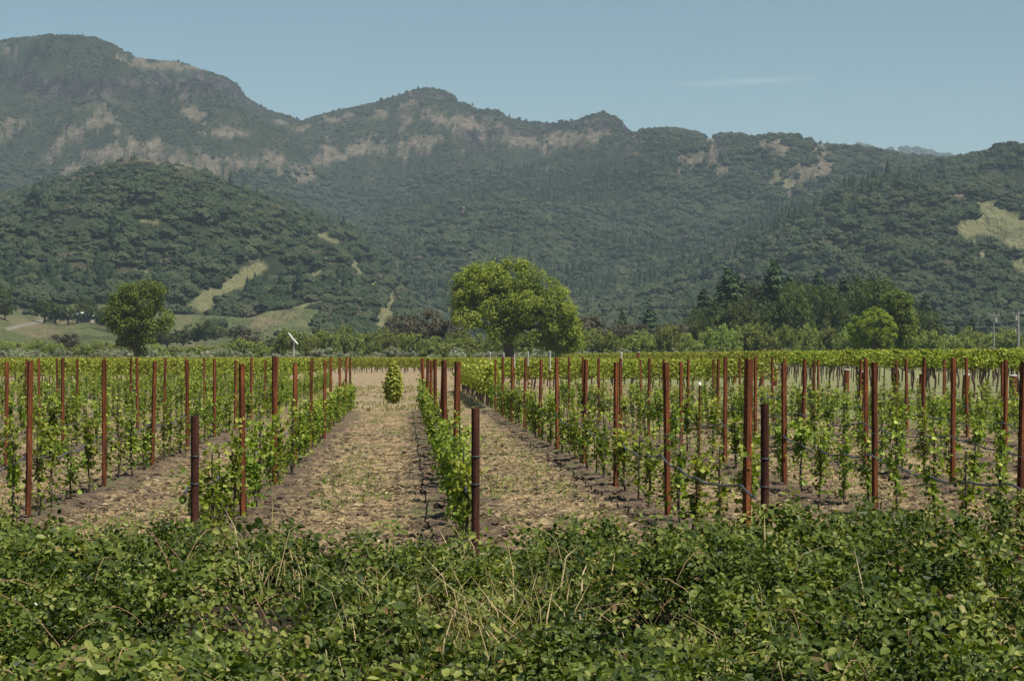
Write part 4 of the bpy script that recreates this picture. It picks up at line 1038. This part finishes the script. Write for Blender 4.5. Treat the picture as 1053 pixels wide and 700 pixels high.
# long arching canes over the edge
def arch(px0, y0, px1, y1, D, lab, rad=.006):
    q = np.linspace(0, 1, 14); px = px0 + (px1 - px0) * q; yv = y0 + (y1 - y0) * q - 16 * np.sin(q * math.pi) * .8
    X, Yw = at(px, D); z = np.array([hgt(v_, D) for v_ in yv])
    z[0] -= .12
    mb = MB(); mb.tube(np.stack([X + 0 * z, Yw + .15 * q, z], 1), np.linspace(rad, rad * .5, 14), 5)
    o = mb.build('cane', M['bark']); r_ = np.random.RandomState(int(px0)); n = 30; w_ = r_.rand(n)
    c = np.stack([np.interp(w_, q, X), np.interp(w_, q, Yw + .15 * q), np.interp(w_, q, z)], 1) + r_.normal(0, .03, (n, 3))
    lb = MB(); leaf_faces(lb, c, norm(r_.normal(size=(n, 3)) + [0, 0, 1]), r_.uniform(.05, .08, n), np.clip(r_.normal(.4, .2, n), 0, .9), rs=r_, six=True, narrow=.75)
    lb.build('leaves', M['bramble_leaf'], o); tag(o, lab, 'bramble cane')
arch(318, 575, 238, 538, 14.6, 'dark arching bramble cane over the soil right of the left end post')
arch(150, 600, 198, 542, 14.4, 'dark bramble cane leaning up towards the left end post', .008)
arch(1012, 590, 985, 556, 13.0, 'pale dead cane curving above the brambles at right')

# grass and weeds
def blades(mb, X, Y, z, h, wd_, lean, var, mat, r_):
    n = len(X); th = r_.uniform(0, 6.28, n); d = np.stack([np.cos(th), np.sin(th), np.zeros(n)], 1); s = np.stack([-np.sin(th), np.cos(th), np.zeros(n)], 1) * (wd_ / 2)[:, None]
    b = np.stack([X, Y, z], 1); up = np.array([0, 0, 1.0])
    p1 = b + up * (h * .55)[:, None] + d * (lean * h * .3)[:, None]; p2 = b + up * (h * (1 - .35 * lean))[:, None] + d * (lean * h)[:, None]
    v = np.stack([b - s, b + s, p1 - s * .8, p1 + s * .8, p2], 1); k = np.arange(n) * 5
    mb.add(v.reshape(-1, 3), np.stack([k, k + 1, k + 3, k + 2], 1), mat, np.repeat(var, 5)); m2 = MB
    vv = v.reshape(-1, 3); mb.add(vv, np.stack([k + 2, k + 3, k + 4], 1), mat, np.repeat(var, 5))
mb = MB(); r_ = np.random.RandomState(31)
for (px, yrow, spread_x, spread_y, n) in ((508, 655, .35, .7, 520), (470, 645, .25, .5, 300), (440, 600, .25, .4, 60), (275, 600, .15, .3, 45), (620, 640, .8, 1.0, 60), (800, 660, .9, 1.0, 25), (100, 640, 1.2, 1.2, 50), (930, 640, .8, 1.2, 20)):
    D = (EYE - .5) * FPX / (yrow - HOR); X, Yw = at(px, D); x = r_.normal(X, spread_x, n); y = r_.normal(Yw, spread_y, n)
    h0 = bramble_h(x, y); hh = r_.uniform(.2, .62, n); blades(mb, x, y, np.maximum(0, h0 - .12), hh, r_.uniform(.004, .010, n), r_.uniform(.35, 1.0, n), np.clip(r_.normal(.55, .25, n), 0, 1), 0, r_)
tag(mb.build('dry_grass', M['dry_blade']), 'straw coloured dry grass poking out of the brambles', 'dry grass', kind='stuff')
mb = MB()
n = 42000; Y = 14.8 + 5.0 * r_.rand(n) ** 1.6; X = r_.uniform(-.26, .36, n) * Y; k = (fbm(X * .9 + 4, Y * .9, 3) - (Y - 14.6) * .05 > .50)
x, y = X[k], Y[k]; n = len(x)
blades(mb, x, y, ground_z(x, y) - .01, r_.uniform(.04, .2, n), r_.uniform(.006, .012, n), r_.uniform(.3, 1, n), np.clip(r_.normal(.45, .25, n), 0, 1), 0, r_)
# green strips in the aisles
n = 90000; Y = 16 + 50 * r_.rand(n) ** 1.3; X = r_.uniform(-.24, .34, n) * Y
m_ = np.abs(np.mod(X - ROW0 + ROWS / 2, ROWS) - ROWS / 2); k = (m_ > .55) & (fbm(X * 1.3 + 11, Y * .45, 4) > .555 - .10 * ((X > .8) & (X < 2.9)))
x, y = X[k], Y[k]; n = len(x)
blades(mb, x, y, ground_z(x, y) - .01, r_.uniform(.03, .10, n), r_.uniform(.01, .022, n), r_.uniform(.2, .9, n), np.clip(r_.normal(.45, .2, n), 0, 1), 0, r_)
n = 30000; Y = r_.uniform(50, 82, n); X = r_.uniform(15.5, 30, n)
blades(mb, X, Y, ground_z(X, Y) - .01, r_.uniform(.06, .22, n), r_.uniform(.02, .04, n), r_.uniform(.2, .9, n), np.clip(r_.normal(.7, .2, n), 0, 1), 0, r_)
tag(mb.build('grass_and_weeds', M['grass']), 'patches of green grass and weeds on the soil between the rows', 'grass', kind='stuff')
mb = MB()   # broad weeds at the edge of the brambles
n = 22000; Y = 14.6 + 4.6 * r_.rand(n) ** 1.5; X = r_.uniform(-.26, .36, n) * Y; k = fbm(X * .8 + 14, Y * .8, 3) - (Y - 14.6) * .045 > .40
X, Y = X[k], Y[k]; n = len(X); c = np.stack([X, Y, ground_z(X, Y) + .02 + r_.rand(n) ** 1.5 * .30 * np.clip((18 - Y) / 3, .2, 1)], 1)
leaf_faces(mb, c, norm(r_.normal(size=(n, 3)) * .6 + [0, 0, .8]), r_.uniform(.03, .065, n), np.clip(r_.normal(.5, .22, n), 0, .93), rs=r_, narrow=.8, six=True)
tag(mb.build('leafy_weeds', M['bramble_leaf']), 'low leafy weeds scattered where the brambles meet the soil', 'weeds', kind='stuff')

# straw litter
mb = MB(); n = 90000; Y = 15.5 + 40 * r_.rand(n) ** 1.35; X = r_.uniform(-.26, .36, n) * Y
m_ = np.abs(np.mod(X - ROW0 + ROWS / 2, ROWS) - ROWS / 2); k = (m_ + 1.2 * (fbm(X * 1.4, Y * 1.2, 3) - .5) > .42) & (fbm(X * 3, Y * 3, 3) > .40)
X, Y = X[k], Y[k]; n = len(X)
c = np.stack([X, Y, ground_z(X, Y) + .012 + .03 * r_.rand(n) ** 2], 1); nr = norm(r_.normal(size=(n, 3)) * .25 + [0, 0, 1])
leaf_faces(mb, c, nr, r_.uniform(.04, .13, n), np.clip(r_.normal(.55, .28, n), 0, 1), rs=r_, narrow=.045)
tag(mb.build('straw_litter', M['straw']), 'loose cut straw littering the soil between the vine rows', 'straw', kind='stuff')
mb = MB(); n = 46000; Y = r_.uniform(70, 128, n); X = r_.uniform(-12, 24, n); k = fbm(X * .5, Y * .25 + 5, 4) > .46; X, Y = X[k], Y[k]; n = len(X)
blades(mb, X, Y, ground_z(X, Y) - .01, r_.uniform(.04, .20, n), r_.uniform(.02, .05, n), r_.uniform(.2, 1, n), np.clip(r_.normal(.5, .3, n), 0, 1), 0, r_)
tag(mb.build('headland_grass', M['dry_blade']), 'dry grass tufts on the bare headland beyond the young rows', 'dry grass', kind='stuff')
# clods
mb = MB(); n = 9000; Y = 15.5 + 34 * r_.rand(n) ** 1.2; X = r_.uniform(-.25, .35, n) * Y
m_ = np.abs(np.mod(X - ROW0 + ROWS / 2, ROWS) - ROWS / 2); k = (m_ < .75) | (r_.rand(n) < .45); X, Y = X[k], Y[k]; n = len(X)
ic = np.array([(1, 0, 0), (-1, 0, 0), (0, 1, 0), (0, -1, 0), (0, 0, 1), (0, 0, -1), (.6, .6, .5), (-.6, .5, .6), (.5, -.6, .6), (-.6, -.6, .4)]); ic = norm(ic)
fc = np.array([(0, 6, 4), (6, 2, 4), (2, 7, 4), (7, 1, 4), (1, 9, 4), (9, 3, 4), (3, 8, 4), (8, 0, 4), (0, 2, 6), (2, 1, 7), (1, 3, 9), (3, 0, 8), (2, 0, 5), (1, 2, 5), (3, 1, 5), (0, 3, 5)])
V = ic[None] * r_.uniform(.7, 1.3, (n, 10, 1)) * (r_.uniform(.010, .042, n) ** 1)[:, None, None] * np.array([1.3, 1, .75]) + np.stack([X, Y, ground_z(X, Y) + .005], 1)[:, None]
mb.add(V.reshape(-1, 3), (np.arange(n)[:, None, None] * 10 + fc[None]).reshape(-1, 3))
tag(mb.build('soil_clods', plain('dark_clods', (.035, .026, .02), (.11, .08, .058), 12, .95, .05, .6, .01)), 'dark crumbled soil clods along the vine rows', 'soil', kind='stuff')

# blossoms on the brambles, and the pale seed ball at the edge
for px, yv, wh in ((16, 620, 'near the left edge'), (13, 636, 'lowest at the left edge'), (50, 637, 'left of a pair, lower left'), (57, 636, 'right of a pair, lower left'), (36, 625, 'above the lower left pair'), (174, 629, 'below the left end post'), (272, 567, 'high, right of the left end post')):
    D = (EYE - .52) * FPX / (yv - HOR); X, Yw = at(px, D); z = max(float(bramble_h(np.array(X), np.array(Yw))), EYE - (yv - HOR) / FPX * D) + .02
    root = empty('bramble_flower', (X, Yw, z)); mb = MB()
    for s_ in range(5):
        a = s_ * 1.2566; c_, s2 = math.cos(a), math.sin(a)
        mb.add([(0, 0, 0), (c_ * .009 - s2 * .006, s2 * .009 + c_ * .006, .004), (c_ * .016, s2 * .016, .003), (c_ * .009 + s2 * .006, s2 * .009 - c_ * .006, .004)], [(0, 1, 2, 3)])
    mb.build('petals', M['petal'], root); cb = MB(); cb.tube([(0, 0, -.004), (0, 0, .008)], [.004, .005], 7); cb.build('centre', M['straw'], root)
    root.rotation_euler = (R(35), 0, px * .7)
    tag(root, f"small white bramble flower {wh}", 'flower', 'white bramble flowers')
D = 15.2; X, Yw = at(921.5, D); root = empty('seed_head', (X, Yw, 0)); zt = hgt(537, D)
mb = MB(); r_ = np.random.RandomState(3); d = norm(r_.normal(size=(500, 3))); leaf_faces(mb, np.array([0, 0, zt]) + d * .022 * r_.uniform(.6, 1.1, (500, 1)), norm(d + r_.normal(size=(500, 3)) * .4), .018, np.full(500, 1.0), rs=r_, narrow=.5)
mb.build('puff', M['straw'], root); sb = MB(); sb.tube([(0, 0, 0), (.01, 0, zt)], .0035, 5); sb.build('stem', M['grass'], root)
tag(root, 'pale round fluffy seed head standing above the brambles at right', 'seed head')
